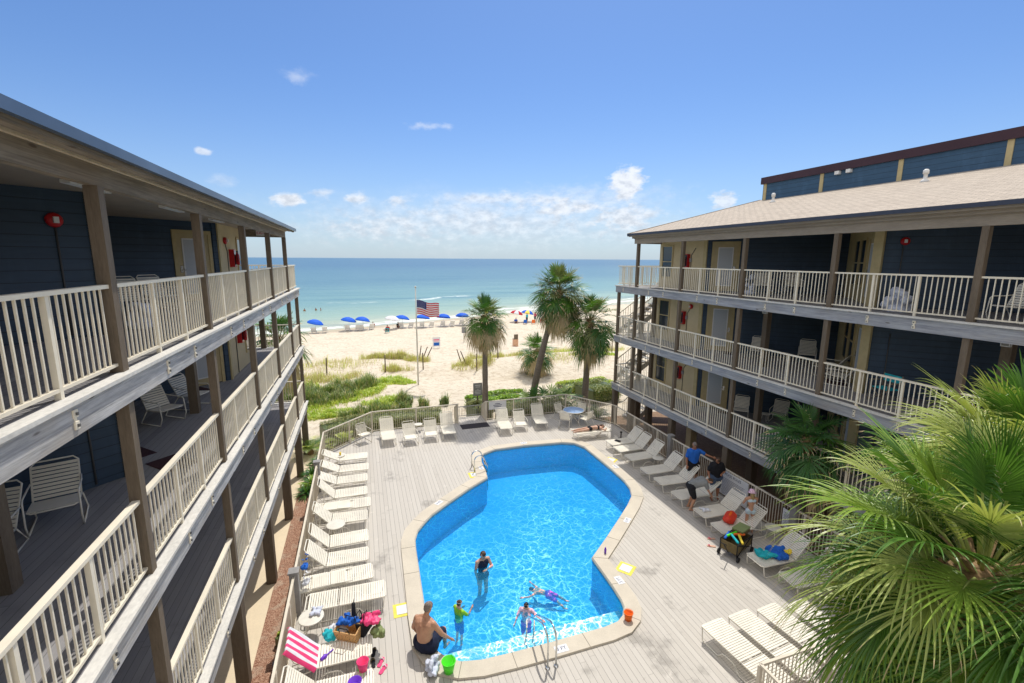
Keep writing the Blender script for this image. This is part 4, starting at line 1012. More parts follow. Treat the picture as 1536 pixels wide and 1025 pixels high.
def strap_chair(low=False, back=25, seat=.38, bh=.62, sd=.5, W=.28):
    def mk():
        c = thing('strap_armchair', '-', 'armchair'); a = R(90 - back); ca, sa = math.cos(a), math.sin(a)
        # seat front at y=-sd, hinge at y=0, back leans to +y
        mb = MB(); mb.tube([(-W, 0, seat - .03), (-W, -sd + .05, seat), (-W + .04, -sd, seat), (W - .04, -sd, seat), (W, -sd + .05, seat), (W, 0, seat - .03)], .013, 7); mb.tube([(-W, 0, seat - .03), (W, 0, seat - .03)], .011, 6); mb.build('seat_frame', M['frame'], c)
        mb = MB(); n = max(6, int(sd / .062))
        for k in range(n):
            y = -sd + .02 + (sd - .05) * k / n; z = seat - .03 * (1 + y / sd); mb.box(-W - .01, W + .01, y, y + .047, z + .012, z + .02)
        mb.build('seat', M['vinyl'], c)
        f = lambda x, t_: (x, t_ * ca, seat - .03 + t_ * sa)
        mb = MB(); mb.tube([f(-W, 0), f(-W, bh - .06), f(-W + .06, bh), f(W - .06, bh), f(W, bh - .06), f(W, 0)], .013, 7); bo = mb.build('backrest', M['frame'], c)
        m_ = Matrix.Translation((0, 0, seat - .03)) @ Matrix.Rotation(a, 4, 'X'); mb = MB()
        for k in range(int((bh - .08) / .06)): mb.box(-W - .01, W + .01, .03 + k * .06, .03 + k * .06 + .046, .011, .019, 0, m_)
        mb.build('back_straps', M['vinyl'], bo)
        for x in (-W - .03, W + .03):
            yb = .26 * ca / .26 if False else .26 * ca
            mb = MB(); mb.tube([(x, -sd + .06, .012), (x, -sd - .02, .2), (x, -sd + .02, seat + .18), (x, -sd + .08, seat + .22), (x, -.05, seat + .22), (x * .95, f(0, .3)[1], f(0, .3)[2])], .013, 7)
            mb.tube([(x, -sd + .06, .012), (x, .22, .012), (x * .95, 0, seat - .04)], .013, 7); mb.build('arm_leg', M['frame'], c)
        return c
    return mk
PA = Proto(strap_chair()); PB = Proto(strap_chair(back=38, seat=.33, bh=.72, sd=.62, W=.30)); PD = Proto(strap_chair(back=14, seat=.44, bh=.5, sd=.46, W=.25))
# the low loungers with arms along the far fence
PB.put((1.95, 22.3, ZD), R(4), 'low cream armchair at the far fence left of the small white table', 'low armchairs at the far fence')
PB.put((3.0, 22.45, ZD), R(-2), 'low cream armchair at the far fence right of the small white table', 'low armchairs at the far fence')
PB.put((7.75, 22.5, ZD), R(-8), 'low armchair in palm shade between two raised loungers', 'low armchairs at the far fence')
PD.put((-.30, 22.95, ZD), R(28), 'cream armchair alone in the far left fence corner', 'white armchairs on the pool deck')
for x, y, rz, lab in [(10.35, 24.0 - .75, 20, 'white armchair at the blue topped table, far left seat'), (11.65, 23.0, -48, 'white armchair at the blue topped table, far right seat'), (10.05, 21.75, 145, 'white armchair at the blue topped table, near left seat'), (11.35, 21.45, -150, 'white armchair at the blue topped table, near right seat')]:
    PD.put((x, y, ZD), R(rz), lab, 'armchairs around the blue topped table')
dt = thing('dining_table', 'round pedestal table with blue top and white rim in the palm shade', 'table', (10.85, 22.35, ZD))
mb = MB(); mb.lathe([(.56, .70), (.56, .715)], (0, 0, 0), 28, smooth=False); mb.build('tabletop', M['tableblue'], dt)
mb = MB(); mb.tube([(.575 * math.cos(k * .2243995), .575 * math.sin(k * .2243995), .705) for k in range(28)], .018, 6, closed=True); mb.build('rim', M['frame'], dt)
for k in range(4):
    a = k * math.pi / 2 + .5; mb = MB(); mb.tube([(.04 * math.cos(a), .04 * math.sin(a), .68), (.05 * math.cos(a), .05 * math.sin(a), .3), (.40 * math.cos(a), .40 * math.sin(a), .02)], .018, 7); mb.build('leg', M['frame'], dt)
def side_table():
    c = thing('side_table', '-', 'side table')
    mb = MB(); mb.lathe([(.02, .405), (.235, .405), (.25, .415), (.25, .43), (.235, .435), (.02, .432)], (0, 0, 0), 22); mb.build('tabletop', M['tabletop'], c)
    for k in range(3):
        a = k * 2.094; mb = MB(); mb.tube([(.12 * math.cos(a), .12 * math.sin(a), .405), (.20 * math.cos(a), .20 * math.sin(a), .015), (.20 * math.cos(a + .5), .20 * math.sin(a + .5), .012)], .012, 6); mb.build('leg', M['frame'], c)
    return c
PT = Proto(side_table); GT2 = 'small round side tables on the deck'
tables = [(-1.25, 20.5, 0, 0, 'small round cream table with the yellow cup on it', 1.0), (-1.40, 19.35, 0, 0, 'small round cream table between the second and third lounger of the left row', .8),
    (-1.13, 15.05 - .35, 0, 0, 'round white side table in the middle of the left row', 1.15), (-1.50, 10.72, 0, 0, 'round cream table with light blue cloth above the striped towel', 1.15), (11.95, 16.15, 0, 0, 'small white side table beside the third shaded lounger', .95),
    (12.3, 10.45, 0, 0, 'round white side table beside the girl in the hat', 1.0), (2.50, 23.5, 0, 0, 'small white side table between the two low armchairs', .9)]
for x, y, z, rz, lab, s_ in tables: PT.put((x, y, ZD), rz, lab, GT2, s_)
mb = MB(); mb.lathe([(.035, 0), (.045, .13), (.04, .13)], (0, 0, 0), 12); o = mb.build('cup', M['yelb'], None, (-1.2, 20.45, ZD + .436)); tag(o, 'yellow cup standing on the small table in the left row', 'cup')

# walkway chairs
def wp(S, d, y, F): p = S.P(d, y, 0) + S.o; return (p.x, p.y, F + .002)
GWL, GWR = 'strap armchairs on the left walkways', 'strap armchairs on the right walkways'
for (d, y, F, rz, P_, lab) in [(1.95, 8.75, F2, 20, PA, 'strap armchair on the left middle floor in front of the outlet box'), (2.35, 7.9, F2, 10, PB, 'low strap chair partly behind the big brown post on the left middle floor'), (2.25, 13.6, F2, 55, PA, 'strap armchair on the left middle floor in the far alcove'), (2.0, 14.75, F2, 70, PA, 'second strap armchair behind the post in the left middle floor alcove'),
        (2.6, 13.6, F3, 40, PA, 'strap armchair on the left top floor next to the laundry bag'), (2.4, 14.75, F3, 55, PA, 'strap armchair on the left top floor nearer the door')]:
    P_.put(wp(SL, d, y, F), R(rz), lab, GWL)
for (d, y, F, rz, P_, lab) in [(2.65, 15.5, F3, -40, PA, 'strap armchair behind the rail on the right top floor, left one'), (3.45, 14.75, F3, -40, PA, 'strap armchair behind the rail on the right top floor, middle one'), (1.1, 6.6, F3, -100, PA, 'strap armchair at the right edge of the right top floor'),
        (2.7, 15.4, F2, -45, PA, 'strap armchair in front of the dark siding on the right middle floor, far one'), (4.0, 14.2, F2, -50, PA, 'strap armchair in front of the dark siding on the right middle floor, near one'), (2.75, 12.0, F2, 200, PB, 'low strap recliner seen sideways on the right middle floor'), (2.0, 11.0, F2, 200, PB, 'second low strap recliner seen sideways beside the alcove post'),
        (2.5, 15.85, F1, -50, PA, 'strap armchair on the right lowest floor behind the pool men'), (3.65, 14.85, F1, -60, PA, 'strap armchair on the right lowest floor above the small palm')]:
    P_.put(wp(SR, d, y, F), R(rz), lab, GWR)
PT.put(wp(SR, 3.2, 14.6, F2), 0, 'small round table between armchairs on the right middle floor', GT2, .8)
PT.put(wp(SR, 3.0, 15.0, F1), 0, 'small round table between armchairs on the right lowest floor', GT2, .8)
dc = thing('director_chair', 'wooden folding chair with teal canvas on the right middle floor', 'folding chair', wp(SR, 1.15, 9.25, F2), R(-100))
mb = MB(); mb.box(-.27, .27, .20, .215, .62, .84); mb.build('backrest', M['teal'], dc)
mb = MB(); mb.box(-.27, .27, -.2, .2, .44, .452); mb.build('seat', M['teal'], dc)
for x in (-.29, .29):
    mb = MB(); mb.bar((x, .22, 0), (x, .22, .86), .03, .03); mb.bar((x, -.22, 0), (x, -.22, .64), .03, .03); mb.bar((x, -.26, .65), (x, .26, .65), .05, .02); mb.build('arm_frame', M['beam'], dc)
mb = MB(); mb.bar((-.28, -.22, .03), (.28, -.22, .43), .03, .02); mb.bar((.28, -.19, .03), (-.28, -.19, .43), .03, .02); mb.build('cross_leg', M['beam'], dc)

# ------------------------------------------------------------------ soft lumps: capsules melted together
def melt(name, caps, mat, parent=None, voxel=.014, smooth=6, loc=None, rz=None, factor=.6):
    mb = MB()
    for a, b, ra, rb in caps: mb.capsule(a, b, ra, rb, seg=10, ringn=3)
    me = mb.mesh('tmp', mat); ob = bpy.data.objects.new('tmp', me); C.objects.link(ob)
    md = ob.modifiers.new('r', 'REMESH'); md.mode = 'VOXEL'; md.voxel_size = voxel; md.use_smooth_shade = True
    if smooth: ms = ob.modifiers.new('s', 'SMOOTH'); ms.iterations = smooth; ms.factor = factor
    dg = bpy.context.evaluated_depsgraph_get(); me2 = bpy.data.meshes.new_from_object(ob.evaluated_get(dg)); me2.name = name
    bpy.data.objects.remove(ob); bpy.data.meshes.remove(me)
    me2.materials.clear(); me2.materials.append(mat)
    me2.polygons.foreach_set('material_index', [0] * len(me2.polygons)); me2.polygons.foreach_set('use_smooth', [True] * len(me2.polygons))
    o = bpy.data.objects.new(name, me2); C.objects.link(o)
    if parent: o.parent = parent
    if loc: o.location = loc
    if rz is not None: o.rotation_euler = (0, 0, rz)
    return o
def lump(name, label, cat, loc, size, mat, seed, n=14, voxel=.03, rz=0, group=None, flat=.5):
    r_ = random.Random(seed); caps = []
    for k in range(n):
        p = Vector((r_.uniform(-1, 1) * size[0], r_.uniform(-1, 1) * size[1], (r_.uniform(0, 1) ** 1.5) * size[2]))
        q = p + Vector((r_.uniform(-1, 1), r_.uniform(-1, 1), r_.uniform(-.6, .3))) * size[0] * .6; q.z = max(q.z, 0.02)
        rr = r_.uniform(.30, .5) * min(size[0], size[1]); rr = min(rr, max(size[2] * .7, .035)); p.z += rr * .8; q.z += rr * .8; caps.append((p, q, rr, rr * .8))
    for k in range(6):   # a soft base that ties the folds together
        a_ = k * 1.047; rr = min(size[2] * .5 + .02, .5 * min(size[0], size[1])); p = Vector((math.cos(a_) * size[0] * .75, math.sin(a_) * size[1] * .75, rr * .6)); caps.append((Vector((0, 0, rr * .6)), p, rr * 1.2, rr))
    o = melt(name, caps, mat, None, voxel, 3, loc, rz)
    for v_ in o.data.vertices:      # folds and creases
        c_ = v_.co; w_ = mnoise.noise((c_.x * 14 + seed, c_.y * 14, c_.z * 9)); w2_ = 1 - abs(mnoise.noise((c_.x * 24, c_.y * 9 + seed, c_.z * 20)))
        v_.co = c_ + v_.normal * (w_ * .022 + w2_ ** 3 * .016 - .008)
        if v_.co.z < 0: v_.co.z = 0
    return tag(o, label, cat, group)
lump('laundry_bag', 'plump white laundry bag on the right top floor behind the rail', 'bag', wp(SR, .75, 9.0, F3), (.26, .26, .55), M['bag'], 3, 16)
lump('laundry_bag', 'tall white laundry bag beside the far door on the right top floor', 'bag', wp(SR, 1.84, 15.3, F3), (.18, .2, .75), M['bag'], 4, 18)
lump('laundry_bag', 'pale blue laundry bag beside the armchairs on the left top floor', 'bag', wp(SL, 1.3, 10.9, F3), (.2, .22, .4), M['bag'], 5, 14)

# ------------------------------------------------------------------ pool deck clutter
# striped towel over the lounger back (lies on the sloping back)
tw = None
a = R(48); Vv = []; Ff = []; mi = []
nu, nv = 16, 22
for j in range(nv + 1):
    for i in range(nu + 1):
        u = -.37 + .74 * i / nu; t_ = -.02 + .86 * j / nv; h = .035 + .006 * math.sin(i * 1.1 + j * .3)
        if abs(u) > .335: h -= (abs(u) - .335) * 2.2
        y = 1.16 + t_ * math.cos(a) - h * math.sin(a); z = .36 + t_ * math.sin(a) + h * math.cos(a)
        if t_ > .80: y += (t_ - .80) * .2; z -= (t_ - .80) * 1.6
        Vv.append((u, y, z))
for j in range(nv):
    for i in range(nu): Ff.append((j * (nu + 1) + i, j * (nu + 1) + i + 1, (j + 1) * (nu + 1) + i + 1, (j + 1) * (nu + 1) + i)); mi.append((i + 1) // 2 % 2)
o = np_obj('striped_towel', np.array(Vv), np.array(Ff), mi, [M['pink'], M['whitecl']], smooth=True); o.location = (-.15, 9.62, ZD); o.rotation_euler = (0, 0, R(90))
tag(o, 'pink and white striped towel over the raised back of a lounger', 'towel')
# patterned tote with things in it
def leopard():
    m, t_, b = new_mat('leopard_print'); v = t_.node('ShaderNodeTexVoronoi', i_Scale=34.0); t_.l.new(t_.coord(), v.inputs['Vector'])
    d = v.outputs['Distance']; c = t_.mix(t_.ramp(d, .30, .34), (.06, .03, .015), (.62, .36, .14)); c = t_.mix(t_.ramp(d, .16, .19, 1, 0), c, (.38, .20, .08)); t_.set(b.inputs['Base Color'], c); b.inputs['Roughness'].default_value = .7; return m
M['leop'] = leopard()
def bag(name, label, loc, rz, w_, d_, h_, mat, lean=0, cat='bag', hmat=None, taper=1.12):
    b = thing(name, label, cat, loc, rz)
    m_ = Matrix.Rotation(lean, 4, 'X')
    mb = MB(); o_ = [Vector((x * w_ / 2, y * d_ / 2, 0)) for x, y in ((-1, -1), (1, -1), (1, 1), (-1, 1))]; tp = [Vector((p.x * taper, p.y * taper, h_)) for p in o_]; inn = [Vector((p.x * taper * .9, p.y * taper * .85, h_)) for p in o_]; bt = [Vector((p.x * .9, p.y * .85, .03)) for p in o_]
    v = [m_ @ q for q in o_ + tp + inn + bt]; f = [(3, 2, 1, 0)] + [(i, (i + 1) % 4, 4 + (i + 1) % 4, 4 + i) for i in range(4)] + [(4 + i, 4 + (i + 1) % 4, 8 + (i + 1) % 4, 8 + i) for i in range(4)] + [(8 + i, 8 + (i + 1) % 4, 12 + (i + 1) % 4, 12 + i) for i in range(4)] + [(12, 13, 14, 15)]
    mb.add(v, f); mb.build('shell', mat, b)
    for s_ in (-1, 1):
        mb = MB(); mb.tube([m_ @ Vector((-w_ * .25, s_ * d_ * .55, h_)), m_ @ Vector((-w_ * .2, s_ * d_ * .6, h_ + .16)), m_ @ Vector((w_ * .2, s_ * d_ * .6, h_ + .16)), m_ @ Vector((w_ * .25, s_ * d_ * .55, h_))], .012, 6); mb.build('strap', hmat or M['black'], b)
    return b
bag('tote_bag', 'leopard print tote bag packed with towels on the lounger', (-.62, 9.95, ZD + .385), R(-30), .50, .26, .30, M['leop'], R(12))
bag('beach_bag', 'black beach bag leaning beside the leopard tote', (-.28, 10.0, ZD + .385), R(60), .36, .15, .34, M['blk'], R(-8))
lump('towel', 'rolled royal blue towel in the leopard tote', 'towel', (-.62, 10.08, ZD + .66), (.20, .11, .09), M['shirtblue'], 11, 10, .018)
lump('towel', 'white and tan towel stuffed beside the leopard tote', 'towel', (-.86, 10.12, ZD + .42), (.19, .15, .18), M['whitecl'], 12, 12, .02)
lump('towel', 'hot pink swim cloth on the black beach bag', 'towel', (-.16, 9.92, ZD + .68), (.17, .13, .10), M['pink'], 13, 10, .018)
lump('toy_bundle', 'bundle of mint and purple beach toys at the left of the tote', 'toys', (-1.02, 10.05, ZD + .40), (.13, .14, .14), M['teal'], 14, 9, .018)
lump('camouflage_bag', 'olive patterned swim bag hanging off the lounger foot', 'bag', (-.02, 9.85, ZD + .40), (.13, .17, .14), M['olive'], 15, 9, .02)
mb = MB(); mb.capsule((0, 0, 0), (0, .02, .24), .05, .05, seg=14); mb.capsule((0, .02, .28), (.02, .04, .36), .008, .008); o = mb.build('drink_flask', M['black'], None, (-.52, 10.18, ZD + .72), (R(-14), 0, 0)); tag(o, 'tall black drink flask standing in the leopard tote', 'bottle')
def shovel():
    c = thing('toy_shovel', '-', 'toy'); mb = MB(); mb.capsule((0, 0, .012), (0, .12, .012), .009, .009); mb.build('handle', M['purple'], c)
    mb = MB(); mb.capsule((0, -.02, .012), (0, -.07, .012), .032, .024); mb.build('blade', M['purple'], c); return c
PS2 = Proto(shovel); PS2.put((-1.10, 9.55, ZD + .385), R(-48), 'purple toy shovel lying on the towel lounger', 'purple toy shovels', 1.5)
def bucket(mat, rim=None, h=.22, r0=.085, r1=.12):
    def mk():
        c = thing('toy_bucket', '-', 'toy bucket'); mb = MB(); mb.lathe([(r0, 0), (r1, h), (r1 - .008, h), (r0 - .004, .012)], (0, 0, 0), 20); mb.build('pail', mat, c)
        mb = MB(); mb.tube([((r1 + .002) * math.cos(k * .314159), (r1 + .002) * math.sin(k * .314159), h - .006) for k in range(20)], .008, 6, closed=True); mb.build('rim', rim or mat, c)
        mb = MB(); mb.tube([(r1 * math.cos(q), -.02 - .08 * math.sin(q), h + .01 + .02 * math.sin(q)) for q in [math.pi * k / 10 for k in range(11)]], .004, 5); mb.build('handle', rim or mat, c); return c
    return mk
Proto(bucket(M['pink'])).put((-.34, 8.95, ZD + .385), 0, 'pink toy bucket with green inside on the nearest left lounger', 'toy buckets around the pool')
Proto(bucket(M['purple'], h=.10, r0=.09, r1=.13)).put((-.50, 8.62, ZD + .385), .4, 'shallow purple sieve toy on the nearest left lounger', 'toy buckets around the pool')
Proto(bucket(M['limeb'], h=.16)).put((-.36, 9.22, ZD + .02), .4, 'lime toy bucket between the two nearest left loungers', 'toy buckets around the pool', .8)
Proto(bucket(M['limeb'], h=.27, r0=.10, r1=.15)).put((1.42, 9.02 - .33, ZD + .056), 1.2, 'bright green bucket on the coping near the seated man', 'toy buckets around the pool')
Proto(bucket(M['orange'], h=.20, r0=.085, r1=.11)).put((5.95, 8.86 - .05, ZD + .056), 2.2, 'orange bucket on the near right coping corner', 'toy buckets around the pool')
lump('swim_vest', 'crumpled light blue swim vest on the coping behind the seated man', 'swim vest', (1.08, 8.85, ZD + .055), (.13, .20, .18), M['bag'], 21, 14, .022)
PS2.put((-.30, 9.30, ZD + .03), R(40), 'purple toy shovel on the deck between the two nearest left loungers', 'purple toy shovels', 1.6)
mb = MB(); mb.lathe([(.032, 0), (.034, .14), (.022, .17), (.012, .2)], (0, 0, 0), 12); o = mb.build('sunscreen_bottle', M['purple'], None, (6.72, 11.35, ZD + .056), (0, 0, 0)); tag(o, 'purple bottle standing on the coping at the right pool corner', 'bottle')
def sandal(mat, smat):
    def mk():
        c = thing('sandal', '-', 'sandal'); mb = MB(); mb.prism([(-.035, -.12), (.03, -.125), (.045, -.06), (.038, 0), (.052, .08), (.03, .135), (-.02, .14), (-.05, .09), (-.038, 0), (-.045, -.06)], 0, .022); mb.build('sole', mat, c)
        mb = MB(); mb.tube([(-.048, .05, .02), (-.01, .075, .055), (.0, .10, .03)], .010, 6); mb.tube([(.05, .05, .02), (.015, .075, .055), (.0, .10, .03)], .010, 6); mb.build('strap', smat, c); return c
    return mk
q = Proto(sandal(M['pink'], M['whitecl'])); GS = 'pairs of sandals on the deck'
q.put((.02, 9.42, ZD), R(-25), 'pink flip-flop near the towel lounger foot, upper one', GS); q.put((.06, 9.22, ZD), R(-35), 'pink flip-flop near the towel lounger foot, lower one', GS)
q = Proto(sandal(M['blk'], M['tanbag'])); q.put((-.14, 9.45, ZD), R(5), 'dark sandal beside the pink flip-flops', GS); q.put((-.12, 9.75, ZD), R(-10), 'dark sandal just under the lounger foot', GS)
q = Proto(sandal(M['skin3'], M['pink'])); q.put((10.14, 10.72, ZD), R(60), 'pale pink sandal left of the wagon', GS); q.put((10.42, 11.05, ZD), R(75), 'pale pink sandal behind the wagon', GS)
lump('towel', 'folded light blue cloth on the round table above the striped towel', 'towel', (-1.40, 10.82, ZD + .50), (.12, .09, .02), M['bag'], 31, 8, .016)
lump('towel', 'royal blue towel hanging on the left fence by the thick post', 'towel', (-1.78, 12.35, ZD + .75), (.08, .16, .35), M['shirtblue'], 32, 14, .03)
lump('towel', 'white towel hanging on the left fence by the thick post', 'towel', (-1.72, 11.95, ZD + .55), (.08, .14, .35), M['whitecl'], 33, 12, .03)
# right side clutter
lump('towel', 'bundled teal towel on the foot of a right row lounger', 'towel', (10.85, 9.45, ZD + .385), (.20, .22, .09), M['teal'], 41, 12, .022)
lump('towel', 'bundled royal blue towel beside the teal one', 'towel', (11.25, 9.3, ZD + .385), (.22, .22, .12), M['shirtblue'], 42, 14, .022)
lump('swim_toy', 'yellow swim toy on the blue towel', 'toy', (11.5, 9.2, ZD + .50), (.08, .08, .05), M['yelb'], 43, 6, .018)
lump('towel', 'small crumpled white cloth on the lounger foot under the bending man', 'towel', (10.95, 12.0, ZD + .385), (.14, .12, .03), M['whitecl'], 44, 8, .018)
bp = thing('backpack', 'red and orange backpack lying on the lounger by the girl', 'backpack', (11.30, 11.25, ZD + .385), R(35))
melt('body', [((-.25, 0, .13), (.22, 0, .13), .12, .12), ((-.22, .09, .11), (.20, .09, .11), .10, .10), ((-.22, -.08, .1), (.20, -.08, .1), .10, .1)], M['redbag'], bp, .022, 3)
melt('pocket', [((-.12, 0, .21), (.12, 0, .21), .05, .05)], M['orange'], bp, .018, 2); melt('strap', [((-.2, .16, .06), (.15, .18, .05), .03, .03)], M['yelb'], bp, .015, 2)
wg = thing('folding_wagon', 'brown folding beach wagon loaded with toys and a green box', 'wagon', (10.62, 10.25, ZD), R(20))
mb = MB()
for (a_, b_, c_, d_) in ((-.45, .45, -.25, -.24), (-.45, .45, .24, .25), (-.45, -.44, -.239, .239), (.44, .45, -.239, .239)): mb.box(a_, b_, c_, d_, .22, .52)
mb.box(-.439, .439, -.239, .239, .22, .235); mb.build('canvas_tub', M['tanbag'], wg)
mb = MB()
for y in (-.262, .262):
    mb.bar((-.46, y, .14), (.46, y, .54), .018, .018); mb.bar((.46, y, .14), (-.46, y, .54), .018, .018); mb.bar((-.47, y, .535), (.47, y, .535), .022, .022)
    for x in (-.46, .46): mb.bar((x, y, .12), (x, y, .56), .022, .022)
mb.build('frame', M['blk'], wg)
for x in (-.43, .43):
    for y in (-.30, .30):
        mb = MB(); mb.lathe([(.03, -.022), (.085, -.022), (.085, .022), (.03, .022)], (x, y, .086), 16, mtx=Matrix.Rotation(R(90), 4, 'X')); mb.build('wheel', M['black'], wg)
mb = MB(); mb.tube([(-.46, 0, .2), (-.80, 0, .62)], .014, 6); mb.tube([(-.80, -.10, .62), (-.80, .10, .62)], .014, 6); mb.build('handle', M['black'], wg)
gb = thing('cooler_box', 'green lidded box on top of the loaded wagon', 'cooler', (10.95, 10.42, ZD + .53), R(20))
mb = MB(); mb.box(-.24, .24, -.16, .16, 0, .12); mb.build('base', M['tanbag'], gb); mb = MB(); mb.box(-.25, .25, -.17, .17, .121, .17); mb.build('lid', M['olive'], gb)
for i, (x, y, z, rz, m_, lb) in enumerate([(10.42, 10.12, .60, 75, 'teal', 'teal foam noodle piece on the wagon'), (10.55, 10.02, .62, 62, 'yelb', 'yellow foam noodle piece on the wagon'), (10.52, 10.35, .60, 5, 'limeb', 'green water toy on the wagon'), (10.38, 10.38, .58, 30, 'shirtblue', 'blue water toy at the back of the wagon'), (10.68, 10.28, .60, -30, 'orange', 'orange inflatable toy on the wagon')]):
    mb = MB(); c_, s_ = math.cos(R(rz)), math.sin(R(rz)); mb.capsule((-.18 * c_, -.18 * s_, 0), (.18 * c_, .18 * s_, .03), .038, .038, seg=12); o = mb.build('foam_toy', M[m_], None, (x, y, ZD + z - .03)); tag(o, lb, 'toy', 'toys piled on the wagon')
mb = MB(); mb.box(-.09, .09, -.13, .13, 0, .025); o = mb.build('book', M['blk'], None, (11.3, 18.4, ZD + .385), (0, 0, .5)); tag(o, 'dark book lying on the farthest shaded lounger', 'book')
pl = thing('umbrella_stand', 'small dark umbrella base standing beside the sunbather', 'stand', (12.05, 19.35, ZD))
mb = MB(); mb.lathe([(.14, 0), (.14, .05), (.04, .09)], (0, 0, 0), 16); mb.build('base', M['black'], pl); mb = MB(); mb.lathe([(.028, .09), (.028, .36), (.06, .37), (.06, .42)], (0, 0, 0), 12); mb.build('tube', M['redbag'] if False else M['black'], pl)
# lights and shrubs in the mulch bed
def pathlight():
    c = thing('path_light', '-', 'garden light'); mb = MB(); mb.lathe([(.035, 0), (.035, .22)], (0, 0, 0), 10); mb.build('stem', M['black'], c); mb = MB(); mb.lathe([(.10, .22), (.09, .25), (.02, .27)], (0, 0, 0), 16); mb.build('cap', M['teal'] if False else M['gutter'], c); return c
P4 = Proto(pathlight)
for y, lab in ((10.55, 'round garden light in the mulch nearest the striped towel'), (15.5, 'round garden light in the mulch beside the middle building posts'), (18.0, 'round garden light in the mulch just before the green plants')): P4.put((-2.28, y, .03), 0, lab, 'garden lights in the mulch bed')

# beach gate sign, flag, beach signs
sg = thing('beach_sign', 'grey notice board with dark lettering lines on a post before the left palm', 'sign', (6.45, 26.6, gh(6.45, 26.6)))
mb = MB(); mb.box(-.04, .04, -.04, .04, -.2, 1.9); mb.build('post', M['post'], sg); mb = MB(); mb.box(-.28, .28, -.06, -.041, 1.35, 2.15); mb.build('panel', M['grey'], sg)
mb = MB()
for k, (z, L_, h_) in enumerate([(1.98, .34, .05), (1.88, .28, .04), (1.74, .1, .03), (1.64, .36, .04), (1.55, .38, .04), (1.46, .34, .04)]): mb.box(-L_ / 2, L_ / 2, -.064, -.0605, z, z + h_)
mb.build('lettering', M['signw'], sg)
fp = thing('flagpole', 'tall slim grey flagpole standing in the sand', 'flagpole', (3.75, 34.2, gh(3.75, 34.2) - .02))
mb = MB(); mb.tube([(0, 0, -.2), (0, 0, 4), (0, 0, 7.25)], [.06, .05, .035], 10); mb.build('pole', M['metal'] if False else M['ledge'], fp); mb = MB(); mb.capsule((0, 0, 7.3), (0, 0, 7.31), .07, .07); mb.build('finial', M['ledge'], fp)
fz = 5.35; FW, FH = 1.75, 1.02
Vv = []; Ff = []; mi = []; nu, nv = 24, 26
def fpt(u, v):
    x = .06 + FW * u * .93; y = .10 * math.sin(u * 7.5 + v * .8) * (.3 + u) - .05; z = fz + FH * v - .50 * u * (1 - .35 * u) + .04 * math.sin(u * 9); return (x, y, z)
for j in range(nv + 1):
    for i in range(nu + 1): Vv.append(fpt(i / nu, j / nv))
for j in range(nv):
    st = 12 - j // 2
    for i in range(nu):
        Ff.append((j * (nu + 1) + i, j * (nu + 1) + i + 1, (j + 1) * (nu + 1) + i + 1, (j + 1) * (nu + 1) + i))
        mi.append(2 if (i < 10 and j >= 12) else (0 if st % 2 == 0 else 1))
flag = np_obj('flag', np.array(Vv), np.array(Ff), mi, [simple('flag_red', (.58, .03, .05), .8, .1), M['whitecl'], simple('flag_blue', (.02, .03, .16), .8, .1)], smooth=True)
flag.location = (3.75, 34.2, gh(3.75, 34.2)); tag(flag, 'American flag with red and white stripes waving to the right', 'flag')
mb = MB()
for r_ in range(9):
    for c_ in range(6 if r_ % 2 == 0 else 5):
        u = (.04 + (c_ + (0 if r_ % 2 == 0 else .5)) * .064); v = .985 - .06 * r_ + -.03 * 0; x, y, z = fpt(u, v - .02); y -= .006; q_ = []
        for k in range(10): rr = .022 if k % 2 == 0 else .009; q_.append(Vector((x + rr * math.sin(k * math.pi / 5), y, z + rr * math.cos(k * math.pi / 5))))
        mb.add(q_, [tuple(range(10))])
mb.build('star_pattern', M['whitecl'], flag)
